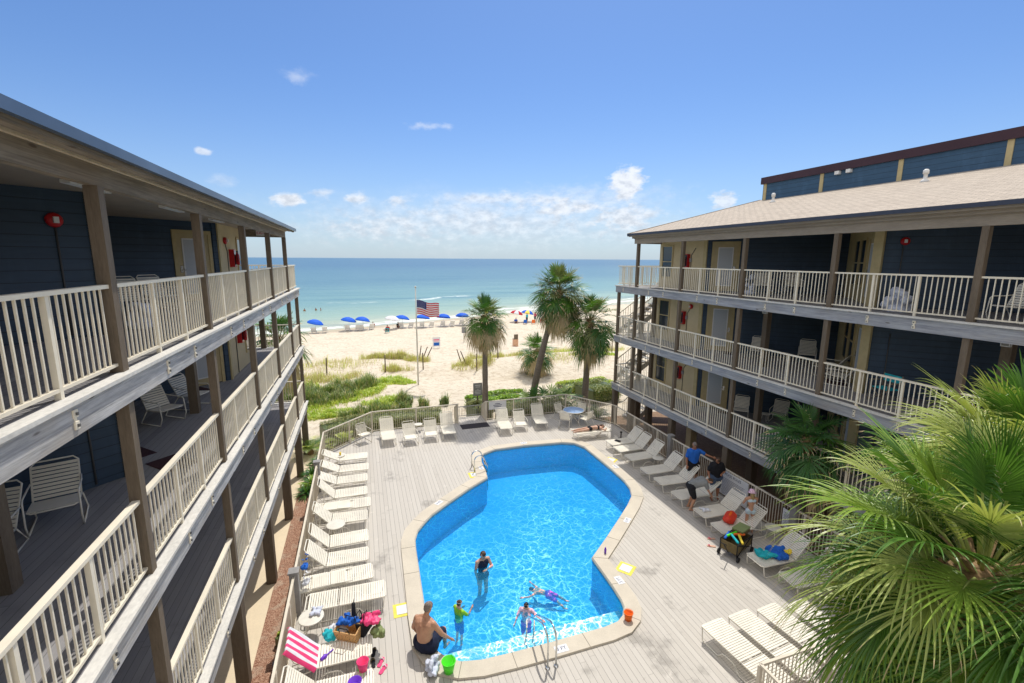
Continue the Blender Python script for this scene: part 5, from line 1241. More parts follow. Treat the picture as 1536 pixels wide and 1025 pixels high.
# ------------------------------------------------------------------ vegetation
def fan(hub, axis, L, n, droop, nr, segs=4, folds=True, spread=135, w=1.0, stiff=2.2, jag=.12):
    hub = np.array(hub, float); a = np.array(axis, float); a /= np.linalg.norm(a)
    s = np.cross(a, (0, 0, 1.0)); 
    if np.linalg.norm(s) < .1: s = np.array([nr.uniform(-1, 1), nr.uniform(-1, 1), 0.])
    s /= np.linalg.norm(s); roll_ = nr.uniform(-.35, .35); nn = np.cross(s, a); s = s * math.cos(roll_) + nn * math.sin(roll_); nn = np.cross(s, a)
    th = np.radians(np.linspace(-spread, spread, n)) + nr.uniform(-.02, .02, n); dth = math.radians(2 * spread / (n - 1))
    ct, st = np.cos(th)[:, None], np.sin(th)[:, None]
    D = ct * a + st * s + np.abs(st) * .30 * nn; D /= np.linalg.norm(D, axis=1)[:, None]
    E = -st * a + ct * s
    o = hub + a * (np.clip(ct, 0, 1) * .22 * L)
    l = (L * (.68 + .32 * ct[:, 0]) * nr.uniform(1 - jag, 1 + jag, n))[:, None]
    T = np.linspace(0, 1, segs + 1); k = 3 if folds else 2
    V = np.zeros((n, segs + 1, k, 3)); w0 = L * .034 * w * (46 / n) ** .8
    dr = (droop * nr.uniform(.45, 1.7, n))[:, None]
    for j, t_ in enumerate(T):
        p = o + D * l * (t_ * (1 - .22 * dr * t_ ** 2)) ; p[:, 2:3] -= dr * l * t_ ** stiff * .75
        p += E * (np.sin(np.arange(n) * 12.9)[:, None] * .02 * l * t_ ** 2)
        ww = min(l.mean() * t_ * dth * .55 + .003, w0) * (1 - max(0, t_ - .35) / .65) ** .75 + .0012
        if folds:
            V[:, j, 0] = p - E * ww; V[:, j, 1] = p - nn * ww * .55; V[:, j, 2] = p + E * ww
        else: V[:, j, 0] = p - E * ww; V[:, j, 1] = p + E * ww
    idx = np.arange(n * (segs + 1) * k).reshape(n, segs + 1, k); F = []
    for j in range(segs):
        for c in range(k - 1): F.append(np.stack([idx[:, j, c], idx[:, j, c + 1], idx[:, j + 1, c + 1], idx[:, j + 1, c]], 1))
    return V.reshape(-1, 3), np.concatenate(F)

def palm(label, base, top, r_base, r_top, L, nleaf, seed, nlet=26, segs=3, folds=False, trunk_bend=.0, dead=.15, pet=.9, low=-55, group=None, high=85, mats=None, thick=True, stiff=2.0, droopk=1.0, center=None, name='palm_tree', wide=1.0, azr=None):
    nr = np.random.RandomState(seed); B = thing(name, label, 'palm tree', tuple(base), 0, group); base = Vector(base); top = Vector(top) - base
    if r_base:
        pts = []; rs = []; n_ = 12
        for k in range(n_ + 1):
            u = k / n_; p = Vector((top.x * (u + trunk_bend * math.sin(u * math.pi)), top.y * u, top.z * u)); p.z -= .25 * (k == 0)
            pts.append(p); rs.append((r_base + (r_top - r_base) * u) * (1 + .05 * math.sin(k * 2.3)) * (1.3 if k == 0 else 1))
        mb = MB(); mb.tube(pts, rs, 12); mb.build('trunk', M['barkg'], B)
        mb = MB(); mb.tube([pts[-1] - (pts[-1] - pts[-2]) * .7, pts[-1], pts[-1] + Vector((0, 0, .3))], [r_top * 1.15, r_top * 2.0, r_top * 1.0], 12)
        for k in range(46):   # old leaf bases below the crown
            a = k * 2.4; z = -.55 + .8 * (k / 46); c_ = pts[-1] + Vector((0, 0, z)); d = Vector((math.cos(a), math.sin(a), .9)).normalized()
            mb.bar(c_, c_ + d * (.28 + .1 * math.sin(k * 5)) * (r_top / .13), .05, .02)
        mb.build('leaf_bases', M['thatch'], B)
    VV = []; FF = []; MI = []; off = 0; st = MB(); nsg = nlet * (2 if folds else 1)
    for k in range(nleaf):
        u = (k + .5) / nleaf; elv = math.radians(high - (high - low) * u ** .85 + nr.uniform(-8, 8)); az = k * 2.399963 + nr.uniform(-.25, .25)
        if azr: az = azr[0] + (azr[1] - azr[0]) * ((k * .618034) % 1.0)
        d = np.array([math.cos(elv) * math.cos(az), math.cos(elv) * math.sin(az), math.sin(elv)])
        pl_ = pet * L * nr.uniform(.75, 1.1); c0 = np.array([top.x * 1, top.y, top.z + .15 * math.sin(elv)]) + np.array([d[0], d[1], 0]) * .05
        # petiole bends down with age
        p1 = c0 + d * pl_ * .55; d2 = d.copy(); d2[2] -= .25 + .35 * u; d2 /= np.linalg.norm(d2); p2 = p1 + d2 * pl_ * .5
        d3 = d2.copy(); d3[2] -= .12 + .5 * u * droopk; d3 /= np.linalg.norm(d3)
        isdead = u > 1 - dead and nr.rand() < .8
        lk = L * nr.uniform(.85, 1.1) * (.8 if u < .08 else 1)
        V, F = fan(p2, d3, lk, nlet, (.25 + .65 * u + (.4 if isdead else 0)) * droopk, nr, segs, folds, spread=(150 - 60 * isdead) * (1 if u > .08 else .5), w=wide, stiff=stiff)
        VV.append(V); FF.append(F + off); off += len(V)
        m_i = 3 if isdead else (0 if nr.rand() < .5 else (1 if nr.rand() < .45 else 2)); mm = np.full(len(F), m_i)
        if not isdead and nr.rand() < .25 + .6 * u: mm[-nsg:] = np.where(nr.rand(nsg) < .7, 3, m_i); mm[-2 * nsg:-nsg] = np.where(nr.rand(nsg) < .25 * u, 3, m_i)
        MI.append(mm)
        st.tube([Vector(c0), Vector(p1), Vector(p2), Vector(p2 + d3 * L * .2)], [.022 * L, .016 * L, .012 * L, .004 * L], 5 if folds else 4, 3 if isdead else 1)
    ms = mats or [M['leafA'], M['leafO'], M['leafC'], M['leafD']]
    np_obj('crown', np.concatenate(VV), np.concatenate(FF), np.concatenate(MI), ms, B); st.build('petioles', ms, B)
    return B
def leafs(n, fpos, size, nr, mi=None, up=.6, aspect=.5):
    """n small leaf quads at positions fpos(n)"""
    P = fpos(n); u = nr.normal(size=(n, 3)); u[:, 2] = np.abs(u[:, 2]) * .3; u /= np.linalg.norm(u, axis=1)[:, None]
    w = nr.normal(size=(n, 3)); w[:, 2] *= up; w -= (w * u).sum(1)[:, None] * u; w /= np.linalg.norm(w, axis=1)[:, None]
    s = size * nr.uniform(.6, 1.4, n)[:, None]
    V = np.stack([P - u * s * .5, P + w * s * aspect * .5, P + u * s * .5, P - w * s * aspect * .5], 1).reshape(-1, 3)
    F = np.arange(4 * n).reshape(n, 4); return V, F
def blades(n, xy, zf_, h, w_, nr, lean=.35):
    """n grass blades, 2 quads each"""
    P = np.array([(x, y, zf_(x, y)) for x, y in xy]); hh = h * nr.uniform(.4, 1.3, n) * np.array([.55 + 1.1 * abs(mnoise.noise((x * 1.1, y * 1.1, 9.0))) * 1.6 for x, y in xy]); az = nr.uniform(0, 6.283, n); ln = lean * nr.uniform(.2, 1.4, n)
    d = np.stack([np.cos(az), np.sin(az), np.zeros(n)], 1); e = np.stack([-np.sin(az), np.cos(az), np.zeros(n)], 1) * w_
    up_ = np.zeros((n, 3)); up_[:, 2] = 1
    p1 = P + up_ * (hh * .55)[:, None] + d * (hh * ln * .3)[:, None]; p2 = P + up_ * (hh * (1 - .3 * ln))[:, None] + d * (hh * ln)[:, None]
    V = np.stack([P - e, P + e, p1 + e * .8, p1 - e * .8, p2 + e * .15, p2 - e * .15], 1).reshape(-1, 3)
    b = np.arange(n)[:, None] * 6; F = np.concatenate([b + np.array([[0, 1, 2, 3]]), b + np.array([[3, 2, 4, 5]])]); return V, F

# palms beyond the deck
GP = 'cabbage palms beyond the far fence'
palm('tall palm with straight slim trunk left of the leaning one, beside the notice board', (6.6, 25.3, 0), (6.55, 25.2, 6.15), .19, .13, .74, 86, 1, dead=.42, low=-78, group=GP, pet=1.0, nlet=26, wide=.8, droopk=.75, segs=4)
palm('tallest palm with curved leaning trunk', (10.0, 26.9, 0), (11.75, 26.8, 7.35), .24, .15, .98, 120, 2, dead=.26, low=-74, group=GP, trunk_bend=-.10, pet=1.1, nlet=28, wide=.8, droopk=.75, segs=4)
palm('palm with straight thick trunk next to the right wing', (13.15, 25.6, 0), (13.35, 25.6, 5.6), .22, .16, .98, 78, 3, dead=.14, low=-75, group=GP, pet=1.15, nlet=30, wide=.8, droopk=.75, segs=4)
palm('short bushy palm behind the leaning trunk', (13.6, 35.0, gh(13.6, 35) - .1), (13.5, 35.0, 1.9), .22, .18, 1.0, 48, 4, dead=.45, low=-60, group=GP, pet=.8, nlet=26, wide=.8, droopk=.8)
palm('palm whose fronds show behind the end of the left wing', (-5.2, 31.5, gh(-5.2, 31.5)), (-5.0, 31.5, 4.3), .2, .16, 1.15, 50, 5, dead=.25, low=-70, group=GP, pet=.9, nlet=24)
palm('small dark green palm in front of the right wing railing', (13.15, 10.3, 0), (13.18, 10.35, 3.75), .12, .10, .82, 40, 6, dead=.15, low=-60, pet=.75, nlet=34, segs=5, folds=True, mats=[M['leafC'], M['leafA'], M['leafC'], M['leafD']])
# big foreground palms
palm('huge foreground palm with glossy drooping fronds at the near right corner', (5.55, 2.45, 0), (5.72, 2.50, 6.30), .2, .19, .95, 112, 8, dead=.20, low=-74, pet=.88, nlet=60, segs=10, folds=True, stiff=2.8, droopk=.95, wide=.52, mats=[M['leafA'], M['leafB'], M['leafE'], M['leafD']])
palm('second foreground palm with bright upright fronds at the right picture edge', (7.75, 3.25, 0), (7.95, 3.25, 6.7), .2, .18, .93, 78, 9, dead=.18, low=-60, pet=.8, nlet=54, segs=9, folds=True, stiff=2.8, wide=.6, mats=[M['leafB'], M['leafA'], M['leafA'], M['leafD']])

# dry flower stalks hanging in the big palm
nr = np.random.RandomState(21); P_ = []; 
def stalks(root, n, L_, seed):
    nr = np.random.RandomState(seed); mb = MB()
    for k in range(n):
        a = nr.uniform(0, 6.28); e_ = nr.uniform(-.2, .8); d = Vector((math.cos(a), math.sin(a), e_)).normalized(); p = Vector(root) + Vector(nr.uniform(-.15, .15, 3)); pts = [p]
        for j in range(5): d = (d + Vector((0, 0, -.28)) + Vector(nr.uniform(-.12, .12, 3))).normalized(); p = p + d * L_ * .22; pts.append(p)
        mb.tube(pts, [.006, .005, .004, .003, .002, .001], 3)
        for j in range(1, 6):
            for i in range(5):
                q = Vector(nr.normal(size=3)).normalized() * .10; mb.tube([pts[j], pts[j] + q + Vector((0, 0, -.03))], [.0022, .001], 3)
    return mb
for (rt_, n_, L_, lab) in (((6.15, 2.35, 5.9), 120, .75, 'dry brown flower stalks tangled under the big palm crown'), ((6.9, 3.1, 6.9), 90, .7, 'pale dry flower stalks between the two foreground palms')):
    o = stalks((0, 0, 0), n_, L_, 31 + n_).build('flower_stalk_cluster', M['leafD'] if n_ < 100 else M['thatch'], None, rt_); tag(o, lab, 'palm flowers', 'dry flower stalks in the foreground palms')

# clipped hedges and shrubs
def hedge(label, pts, w_, h_, seed, n, cat='hedge', mats=('hedge', 'hedgeD'), name='hedge', z0=None, size=.075, rnd=.35):
    """hedge along plan points: inner dark body and many leaves over an uneven top"""
    nr = np.random.RandomState(seed); c = pts[0]; z0 = gh(*c) if z0 is None else z0; H = thing(name, label, cat, (c[0], c[1], z0))
    segs = [(Vector(a), Vector(b)) for a, b in zip(pts[:-1], pts[1:])] or [(Vector(pts[0]), Vector(pts[0]) + Vector((.01, 0)))]
    Ls = np.array([(b - a).length for a, b in segs]); pr = Ls / Ls.sum()
    def fpos(n):
        out = []
        for i in nr.choice(len(segs), n, p=pr):
            a, b = segs[i]; p = a + (b - a) * nr.uniform(-.03, 1.03); d = (b - a).normalized(); nn = Vector((-d.y, d.x)); ang = nr.uniform(0, math.pi); k = nr.uniform(.86, 1.04)
            q = abs(math.cos(ang)) ** rnd * math.copysign(1, math.cos(ang)); z = math.sin(ang) ** rnd
            hv = 1 + .10 * mnoise.noise((p.x * 1.3, p.y * 1.3, seed)); wv = 1 + .12 * mnoise.noise((p.x * 1.1, p.y * 1.1, seed + 5))
            out.append((p.x + nn.x * q * w_ / 2 * k * wv - c[0], p.y + nn.y * q * w_ / 2 * k * wv - c[1], max(.02, z * h_ * k * hv)))
        return np.array(out)
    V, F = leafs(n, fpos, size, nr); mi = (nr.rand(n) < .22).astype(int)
    np_obj('foliage', V, F, mi, [M[mats[0]], M[mats[1]]], H)
    caps = []
    for a, b in segs:
        a3 = Vector((a.x - c[0], a.y - c[1], h_ * .42)); b3 = Vector((b.x - c[0], b.y - c[1], h_ * .42)); caps.append((a3, b3))
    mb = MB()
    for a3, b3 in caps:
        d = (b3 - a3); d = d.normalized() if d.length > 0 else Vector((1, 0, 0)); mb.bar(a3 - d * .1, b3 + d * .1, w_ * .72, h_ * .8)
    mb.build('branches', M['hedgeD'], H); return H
hedge('long clipped hedge outside the far left fence', [(-2.1, 24.9), (-.5, 25.6), (1.2, 25.9), (4.0, 25.6)], 1.7, 1.0, 41, 15000)
hedge('clipped hedge outside the far right fence behind the round table', [(7.3, 24.85), (11.4, 24.9)], 1.1, 1.15, 42, 7000)
hedge('rounded clipped bush beside the beach gate at the left palm foot', [(6.0, 26.0), (6.9, 26.3)], 1.6, 1.0, 43, 5000, 'bush', name='bush')
hedge('low pink tinged bush in front of the leaning palm', [(8.0, 26.3), (9.3, 26.4)], 1.3, .7, 44, 3500, 'bush', name='bush')
hedge('bright green spreading shrub around the notice board', [(6.5, 28.0), (8.3, 28.6), (10.2, 28.6)], 2.0, .75, 45, 8000, 'bush', ('brightg', 'leafA'), name='bush', size=.11)
hedge('green shrub mass between the right wing and the straight palm', [(14.2, 27.6), (16.4, 28.2)], 2.6, 1.1, 46, 6000, 'bush', ('hedge', 'leafA'), name='bush', size=.10)
hedge('bright shrub beside the right wing corner', [(13.6, 29.6), (17.5, 30.2)], 2.2, .7, 47, 5000, 'bush', ('yelg', 'brightg'), name='bush', size=.12)
hedge('tiny bright green weed in the mulch bed near the garden light', [(-2.3, 11.35), (-2.2, 11.45)], .28, .30, 48, 260, 'plant', ('brightg', 'yelg'), name='weed', z0=.03, size=.09)
hedge('second tiny bright weed in the mulch bed', [(-2.25, 10.95), (-2.2, 11.0)], .16, .14, 49, 90, 'plant', ('brightg', 'yelg'), name='weed', z0=.03, size=.07)

# feather-leaved cycads and strap-leaved plants
def rosette(label, base, n, L_, seed, mats, wide=.05, leaflets=True, droop=.8, name='cycad', cat='cycad', group=None):
    nr = np.random.RandomState(seed); H = thing(name, label, cat, base, 0, group); VV = []; FF = []; off = 0
    mb = MB(); mb.lathe([(.14, -.05), (.16, .15), (.10, .28), (.02, .32)] if leaflets else [(.05, 0), (.06, .06), (.02, .1)], (0, 0, 0), 12); mb.build('stem', M['thatch'], H)
    for k in range(n):
        az = k * 2.4 + nr.uniform(-.2, .2); e_ = math.radians(nr.uniform(15, 75)); l = L_ * nr.uniform(.7, 1.1); pts = []
        for j in range(9):
            t_ = j / 8; r_ = l * t_ * math.cos(e_); z = l * t_ * math.sin(e_) - droop * l * t_ ** 2 * .55; pts.append(np.array([r_ * math.cos(az), r_ * math.sin(az), max(z + (.25 if leaflets else .05), .02)]))
        e = np.array([-math.sin(az), math.cos(az), 0]); V = []; F = []
        if leaflets:
            for j in range(1, 25):
                t_ = j / 24 * 8; i = min(int(t_), 7); p = pts[i] + (pts[i + 1] - pts[i]) * (t_ - i); d = pts[i + 1] - pts[i]; d /= np.linalg.norm(d); ll = l * .20 * math.sin(math.pi * (j / 25) ** .8) + .02
                for sg_ in (-1, 1):
                    q = p + (e * sg_ * .9 + d * .5) * ll + np.array([0, 0, .03]); b = len(V); V += [p - d * .012, p + d * .012, q + d * .004, q - d * .004]; F.append((b, b + 1, b + 2, b + 3))
            for j in range(8):
                b = len(V); V += [pts[j] - e * .008, pts[j] + e * .008, pts[j + 1] + e * .006, pts[j + 1] - e * .006]; F.append((b, b + 1, b + 2, b + 3))
        else:
            for j in range(8):
                w0, w1 = wide * math.sin(math.pi * min(1, (j + .6) / 8.6)) , wide * math.sin(math.pi * min(1, (j + 1.6) / 8.8)) ; b = len(V); V += [pts[j] - e * w0, pts[j] + e * w0, pts[j + 1] + e * w1, pts[j + 1] - e * w1]; F.append((b, b + 1, b + 2, b + 3))
        VV.append(np.array(V)); FF.append(np.array(F) + off); off += len(V)
    F = np.concatenate(FF); np_obj('fronds', np.concatenate(VV), F, (np.arange(len(F)) // 40) % len(mats), mats, H); return H
rosette('cycad with pale arching fronds outside the left fence corner', (-2.75, 23.6, 0), 30, 1.35, 51, [M['midg'], M['yelg'], M['leafA']], group='cycads outside the fence')
rosette('cycad just inside the angle of the hedge behind the far left fence', (-1.2, 24.0, 0), 26, 1.1, 52, [M['midg'], M['yelg']], group='cycads outside the fence')
rosette('cycad with long arching fronds outside the right fence corner', (13.0, 23.6, 0), 26, 1.4, 53, [M['leafC'], M['midg']], group='cycads outside the fence')
for i, (x, y, L_) in enumerate([(-2.45, 20.9, .75), (-2.35, 20.0, .8), (-2.5, 19.3, .7), (-2.3, 22.2, .7)]):
    rosette(['dark strap-leaved plant between the left wing posts and the fence, upper one', 'broad bright strap-leaved plant beside the left wing posts, middle one', 'spiky strap-leaved plant nearest the mulch bed', 'dark small plant near the left fence corner cycad'][i], (x, y, .02), 70, L_, 60 + i, [M['leafC'], M['leafA']] if i != 1 else [M['leafA'], M['brightg']], .028, False, name='strap_leaved_plant', cat='plant', group='plants beside the left fence')
for i, (x, y) in enumerate([(9.7, 25.8), (10.9, 26.0), (11.9, 25.9)]):
    palm(['low palmetto clump left behind the round table fence', 'low palmetto clump in the middle behind the round table fence', 'low palmetto clump by the straight palm trunk'][i], (x, y, 0), (x, y, .35), 0, .1, .8, 22, 70 + i, dead=.05, low=5, high=80, pet=.9, nlet=18, group='palmettos behind the fence', name='palmetto', mats=[M['midg'], M['leafA'], M['leafC'], M['leafD']])

# dune vegetation (grass nobody could count)
def grass(name, regions, h, w_, mats, seed, lean=.4):
    nr = np.random.RandomState(seed); xy = []
    for (cx, cy, rx, ry, n) in regions:
        k = 0
        while k < n:
            x, y = nr.uniform(-1, 1), nr.uniform(-1, 1)
            if x * x + y * y > 1: continue
            X, Y = cx + x * rx, cy + y * ry
            if mnoise.noise((X * .8, Y * .8, seed)) < -.12 - .0 and nr.rand() < .75: continue
            if (x * x + y * y) > nr.uniform(.15, 1.15) + .5 * mnoise.noise((X * .9, Y * .9, 2.0)): continue
            xy.append((X, Y)); k += 1
    V, F = blades(len(xy), xy, gh, h, w_, nr, lean); n = len(xy); mi1 = (nr.rand(n) * len(mats)).astype(int); mi = np.concatenate([mi1, mi1])
    o = np_obj(name, V, F, mi, [M[m_] for m_ in mats]); tag(o, kind='stuff'); return o
grass('bright_dune_grass', [(-4.6, 31.5, 3.4, 3.2, 9000), (-1.5, 33.8, 3.0, 2.2, 8000), (1.0, 35.6, 2.8, 1.6, 7000), (-7, 35.5, 4, 3, 6000), (-2.0, 29.6, 1.6, .8, 2500), (1.2, 31.0, 1.6, .9, 2200)], .28, .022, ['yelg', 'yelg', 'brightg'], 81, .7)
grass('tall_dune_grass', [(-3.2, 33.2, 2.8, 1.8, 6000), (-1.0, 35.0, 2.2, 1.3, 5000), (-6, 34, 3, 2.4, 4500), (.6, 29.2, 1.3, .5, 1100), (2.4, 30.6, .6, .4, 450), (3.6, 29.7, .35, .3, 300), (4.9, 29.6, .3, .3, 300), (1.9, 29.0, .9, .4, 600), (-.6, 28.6, 1.2, .4, 1000)], .62, .018, ['midg', 'midg', 'dryg', 'leafC'], 82, .45)
grass('dry_beach_grass', [(2.2, 43.2, 2.8, .9, 2600), (4.6, 42.4, 1.3, 1.4, 1200), (2.6, 39.2, 1.6, .7, 700), (9.0, 38.4, 2.0, 1.6, 1400), (12.5, 41.6, 4.5, .9, 2200), (17, 39, 4, 2.0, 500), (-7, 43, 6, 4, 900), (-2, 41.5, 4, 2, 600), (-3, 38, 3.5, 1.2, 1600), (22, 44, 6, 2, 1600)], .5, .014, ['dryg', 'dryg', 'yelg'], 83, .5)
grass('dune_groundcover', [(21.5, 39.5, 3.0, .9, 900), (22, 43, 4, 1.0, 1200)], .25, .03, ['yelg', 'brightg'], 84, .8)
def bushy(label, x, y, seed):
    return hedge(label, [(x, y), (x + .1, y)], .55, .6, seed, 900, 'plant', ('midg', 'leafC'), name='dune_shrub', size=.11, rnd=.8)
bushy('small dark green shrub in the sand behind the far fence, left one', 2.6, 29.9, 91); bushy('small dark green shrub in the sand behind the far fence, right one', 4.9, 29.4, 92); bushy('small grey green shrub low behind the hedge', 2.05, 29.0, 93)

# sand fence stakes
def stake():
    c = thing('dune_stake', '-', 'post'); mb = MB(); mb.tube([(0, 0, -.3), (.01, 0, .9), (.02, 0, 1.45)], [.055, .05, .045], 8); mb.build('pole', M['post'], c); return c
PK = Proto(stake)
from itertools import count
for x, y, lab in [(-2.9, 38.8, 'weathered stake at the left edge of the dune grass'), (1.6, 38.6, 'weathered stake behind the bright dune grass'), (4.7, 38.8, 'weathered stake right of the flagpole'), (8.9, 36.9, 'leaning weathered stake left of the straight palm'), (11.4, 39.2, 'weathered stake right of the left palm trunk'), (19.6, 40.2, 'weathered stake between the leaning and straight palm'), (24.0, 41, 'weathered stake by the right wing end')]:
    PK.put((x, y, gh(x, y)), rng.uniform(0, 6), lab, 'weathered stakes in the dune')
for i, (x, y, tx, ty) in enumerate([(4.75, 42.0, .15, .0), (5.1, 42.4, .35, .1), (5.45, 42.6, .45, 0), (8.35, 38.6, -.4, .1), (8.1, 39.4, -.3, 0)]):
    o = PK.put((x, y, gh(x, y) + .1), 0, ['thin tilted stake behind the flagpole, upright one', 'thin tilted stake behind the flagpole, middle one', 'thin tilted stake behind the flagpole, most slanted one', 'tilted stake at the left end of the right dune', 'second tilted stake at the left end of the right dune'][i], 'weathered stakes in the dune', .9); o.rotation_euler = (ty, tx, 0)

# ------------------------------------------------------------------ beach
def umbrella(canm, twom=None, Rr=1.15):
    def mk():
        c = thing('beach_umbrella', '-', 'beach umbrella'); mb = MB(); mb.tube([(0, 0, -.2), (0, 0, 1.95)], .025, 6); mb.build('pole', M['white'], c)
        mb = MB(); n = 8; mt = Matrix.Translation((0, 0, 1.72)) @ Matrix.Rotation(R(12), 4, 'Y')
        rings = [(0.02, .34), (Rr * .4, .26), (Rr * .75, .08), (Rr, -.20), (Rr * .985, -.32)]; v = []; 
        for r_, z in rings:
            for k in range(n * 2):
                a = k * math.pi / n; rr = r_ * (1 if k % 2 == 0 else .955); v.append(mt @ Vector((rr * math.cos(a), rr * math.sin(a), z)))
        for i in range(len(rings) - 1):
            for k in range(2 * n): mb.add([v[i * 2 * n + k], v[i * 2 * n + (k + 1) % (2 * n)], v[(i + 1) * 2 * n + (k + 1) % (2 * n)], v[(i + 1) * 2 * n + k]], [(0, 1, 2, 3)], (k // 2) % 2 if twom else 0)
        mb.build('canopy', [canm, twom] if twom else canm, c); return c
    return mk
def beach_chair():
    c = thing('beach_lounge_chair', '-', 'beach chair'); mb = MB()
    for x in (-.3, .3): mb.bar((x, -.55, .28), (x, .25, .28), .06, .06); mb.bar((x, -.5, 0), (x, -.5, .28), .06, .06); mb.bar((x, .2, 0), (x, .2, .28), .06, .06); mb.bar((x, .15, .28), (x, .55, .92), .06, .05)
    mb.build('wooden_frame', M['white'], c); mb = MB(); mb.box(-.22, .22, -.50, .2, .30, .37); mb.build('seat_cushion', M['blueum'], c)
    mb = MB(); mb.box(-.36, .36, -.05, .80, -.05, .015, 0, Matrix.Translation((0, .18, .30)) @ Matrix.Rotation(R(58), 4, 'X')); mb.build('back_board', M['white'], c); mb = MB(); mb.box(-.22, .22, .1, .62, .02, .09, 0, Matrix.Translation((0, .18, .30)) @ Matrix.Rotation(R(58), 4, 'X')); mb.build('back_cushion', M['blueum'], c); return c
PU = Proto(umbrella(M['blueum'])); PC = Proto(beach_chair)
nmu = ['blue beach umbrella at the far left, alone above two blue chairs', 'blue beach umbrella, left one of the close pair', 'blue beach umbrella, right one of the close pair', 'blue beach umbrella beside the white one', 'blue beach umbrella just right of the flagpole', 'blue beach umbrella two chairs wide between flag and left palm', 'blue beach umbrella partly behind the left palm crown']
for i, (x, y) in enumerate([(-6.83, 74.0), (-2.17, 74.7), (-.13, 74.8), (5.87, 75.4), (9.07, 74.9), (12.44, 75.1), (15.61, 75.5)]):
    x += .2; PU.put((x, y, gh(x, y)), .2 * i, nmu[i], 'blue rental umbrellas in a row on the beach')
    for s_ in (-1, 1):
        cx, cy = x + s_ * .75 + .5, y - .4; PC.put((cx, cy, gh(cx, cy)), R(180 + s_ * 4), f'blue cushioned chair, {"left" if s_ < 0 else "right"} one under the ' + ['lone far left umbrella', 'left umbrella of the close pair', 'right umbrella of the close pair', 'umbrella beside the white one', 'umbrella just right of the flagpole', 'umbrella between the flag and the left palm', 'umbrella partly behind the left palm'][i], 'blue rental chairs on the beach')
Proto(umbrella(M['whitecl'])).put((4.5, 74.2, gh(4.5, 74.2)), 0, 'white tilted beach umbrella above the people near the blue ones')
Proto(umbrella(M['red'], M['whitecl'])).put((25.7, 76.5, gh(25.7, 76.5)), 0, 'red and white striped beach umbrella between the palms', 'striped umbrellas of beachgoers')
Proto(umbrella(M['blueum'], M['yelb'])).put((27.6, 76.2, gh(27.6, 76.2)), 0, 'blue and yellow striped beach umbrella between the palms', 'striped umbrellas of beachgoers')
Proto(umbrella(M['yelb'], M['whitecl'])).put((21.0, 76.5, gh(21, 76.5)), 0, 'pale yellow beach umbrella right of the left palm crown', 'striped umbrellas of beachgoers')
for x, y, m_, lb in [(3.4, 69.9, 'teal', 'teal low beach chair in the open sand'), (26.2, 73.6, 'shirtblue', 'blue low chair in the beach group between the palms'), (27.6, 73.4, 'orange', 'orange low chair in the beach group between the palms'), (29.4, 74.2, 'pink', 'pink low chair in the beach group between the palms')]:
    c = thing('camping_chair', lb, 'beach chair', (x, y, gh(x, y)), R(170), 'camping chairs of beachgoers'); mb = MB(); mb.box(-.28, .28, -.3, .2, .18, .21); mb.box(-.28, .28, .18, .22, .2, .75); mb.build('seat_cloth', M[m_], c)
    mb = MB()
    for s_ in (-.28, .28): mb.bar((s_, -.3, 0), (s_, .2, .45), .03, .03); mb.bar((s_, .25, 0), (s_, -.3, .42), .03, .03)
    mb.build('frame', M['grey'], c)
for x, y, w_, h_, nm_, lab, mt in [(8.15, 53.9, .9, 1.1, 'beach_sign', 'white sign with blue block standing in the sand path', 'signw'), (12.45, 58.6, .6, .8, 'beach_sign', 'small pale sign on a thin post left of the left palm', 'grey'), (22.5, 53.7, 1.5, .5, 'beach_sign', 'pinkish board on a post behind the leaning palm trunk', 'trim')]:
    b = thing(nm_, lab, 'sign', (x, y, gh(x, y)), 0, 'signs standing on the beach'); mb = MB(); 
    for s_ in ((-w_ * .35, w_ * .35) if w_ > .8 else (0,)): mb.box(s_ - .03, s_ + .03, -.03, .03, -.1, 1.9 if mt != 'signw' else 1.3)
    mb.build('post', M['post'] if mt != 'signw' else M['white'], b); zb = 1.2 if mt != 'signw' else .25; mb = MB(); mb.box(-w_ / 2, w_ / 2, -.05, -.031, zb, zb + h_); mb.build('panel', M[mt], b)
    mb = MB()
    if mt == 'signw': mb.box(-.32, .32, -.054, -.0505, .35, .72, 0); mb.box(-.30, .30, -.054, -.0505, .86, .92, 1); mb.box(-.34, .34, -.054, -.0505, 1.0, 1.1, 1)
    else:
        for k in range(4): mb.box(-w_ * .35, w_ * .35, -.054, -.0505, zb + .08 + k * h_ * .2, zb + .11 + k * h_ * .2)
    mb.build('lettering', [M['shirtblue'] if mt == 'signw' else M['ink'], M['pink']], b)
bx = thing('trash_barrel', 'orange and tan bin standing in the sand right of the left palm', 'bin', (17.2, 51.7, gh(17.2, 51.7))); mb = MB(); mb.box(-.27, .27, -.27, .27, 0, .85); mb.build('body', simple('terracotta', (.66, .40, .26), .8), bx); mb = MB(); mb.box(-.28, .28, -.28, .28, .851, .90); mb.box(-.25, .25, -.25, -.20, .90, 1.45); mb.build('hood', M['post'], bx)

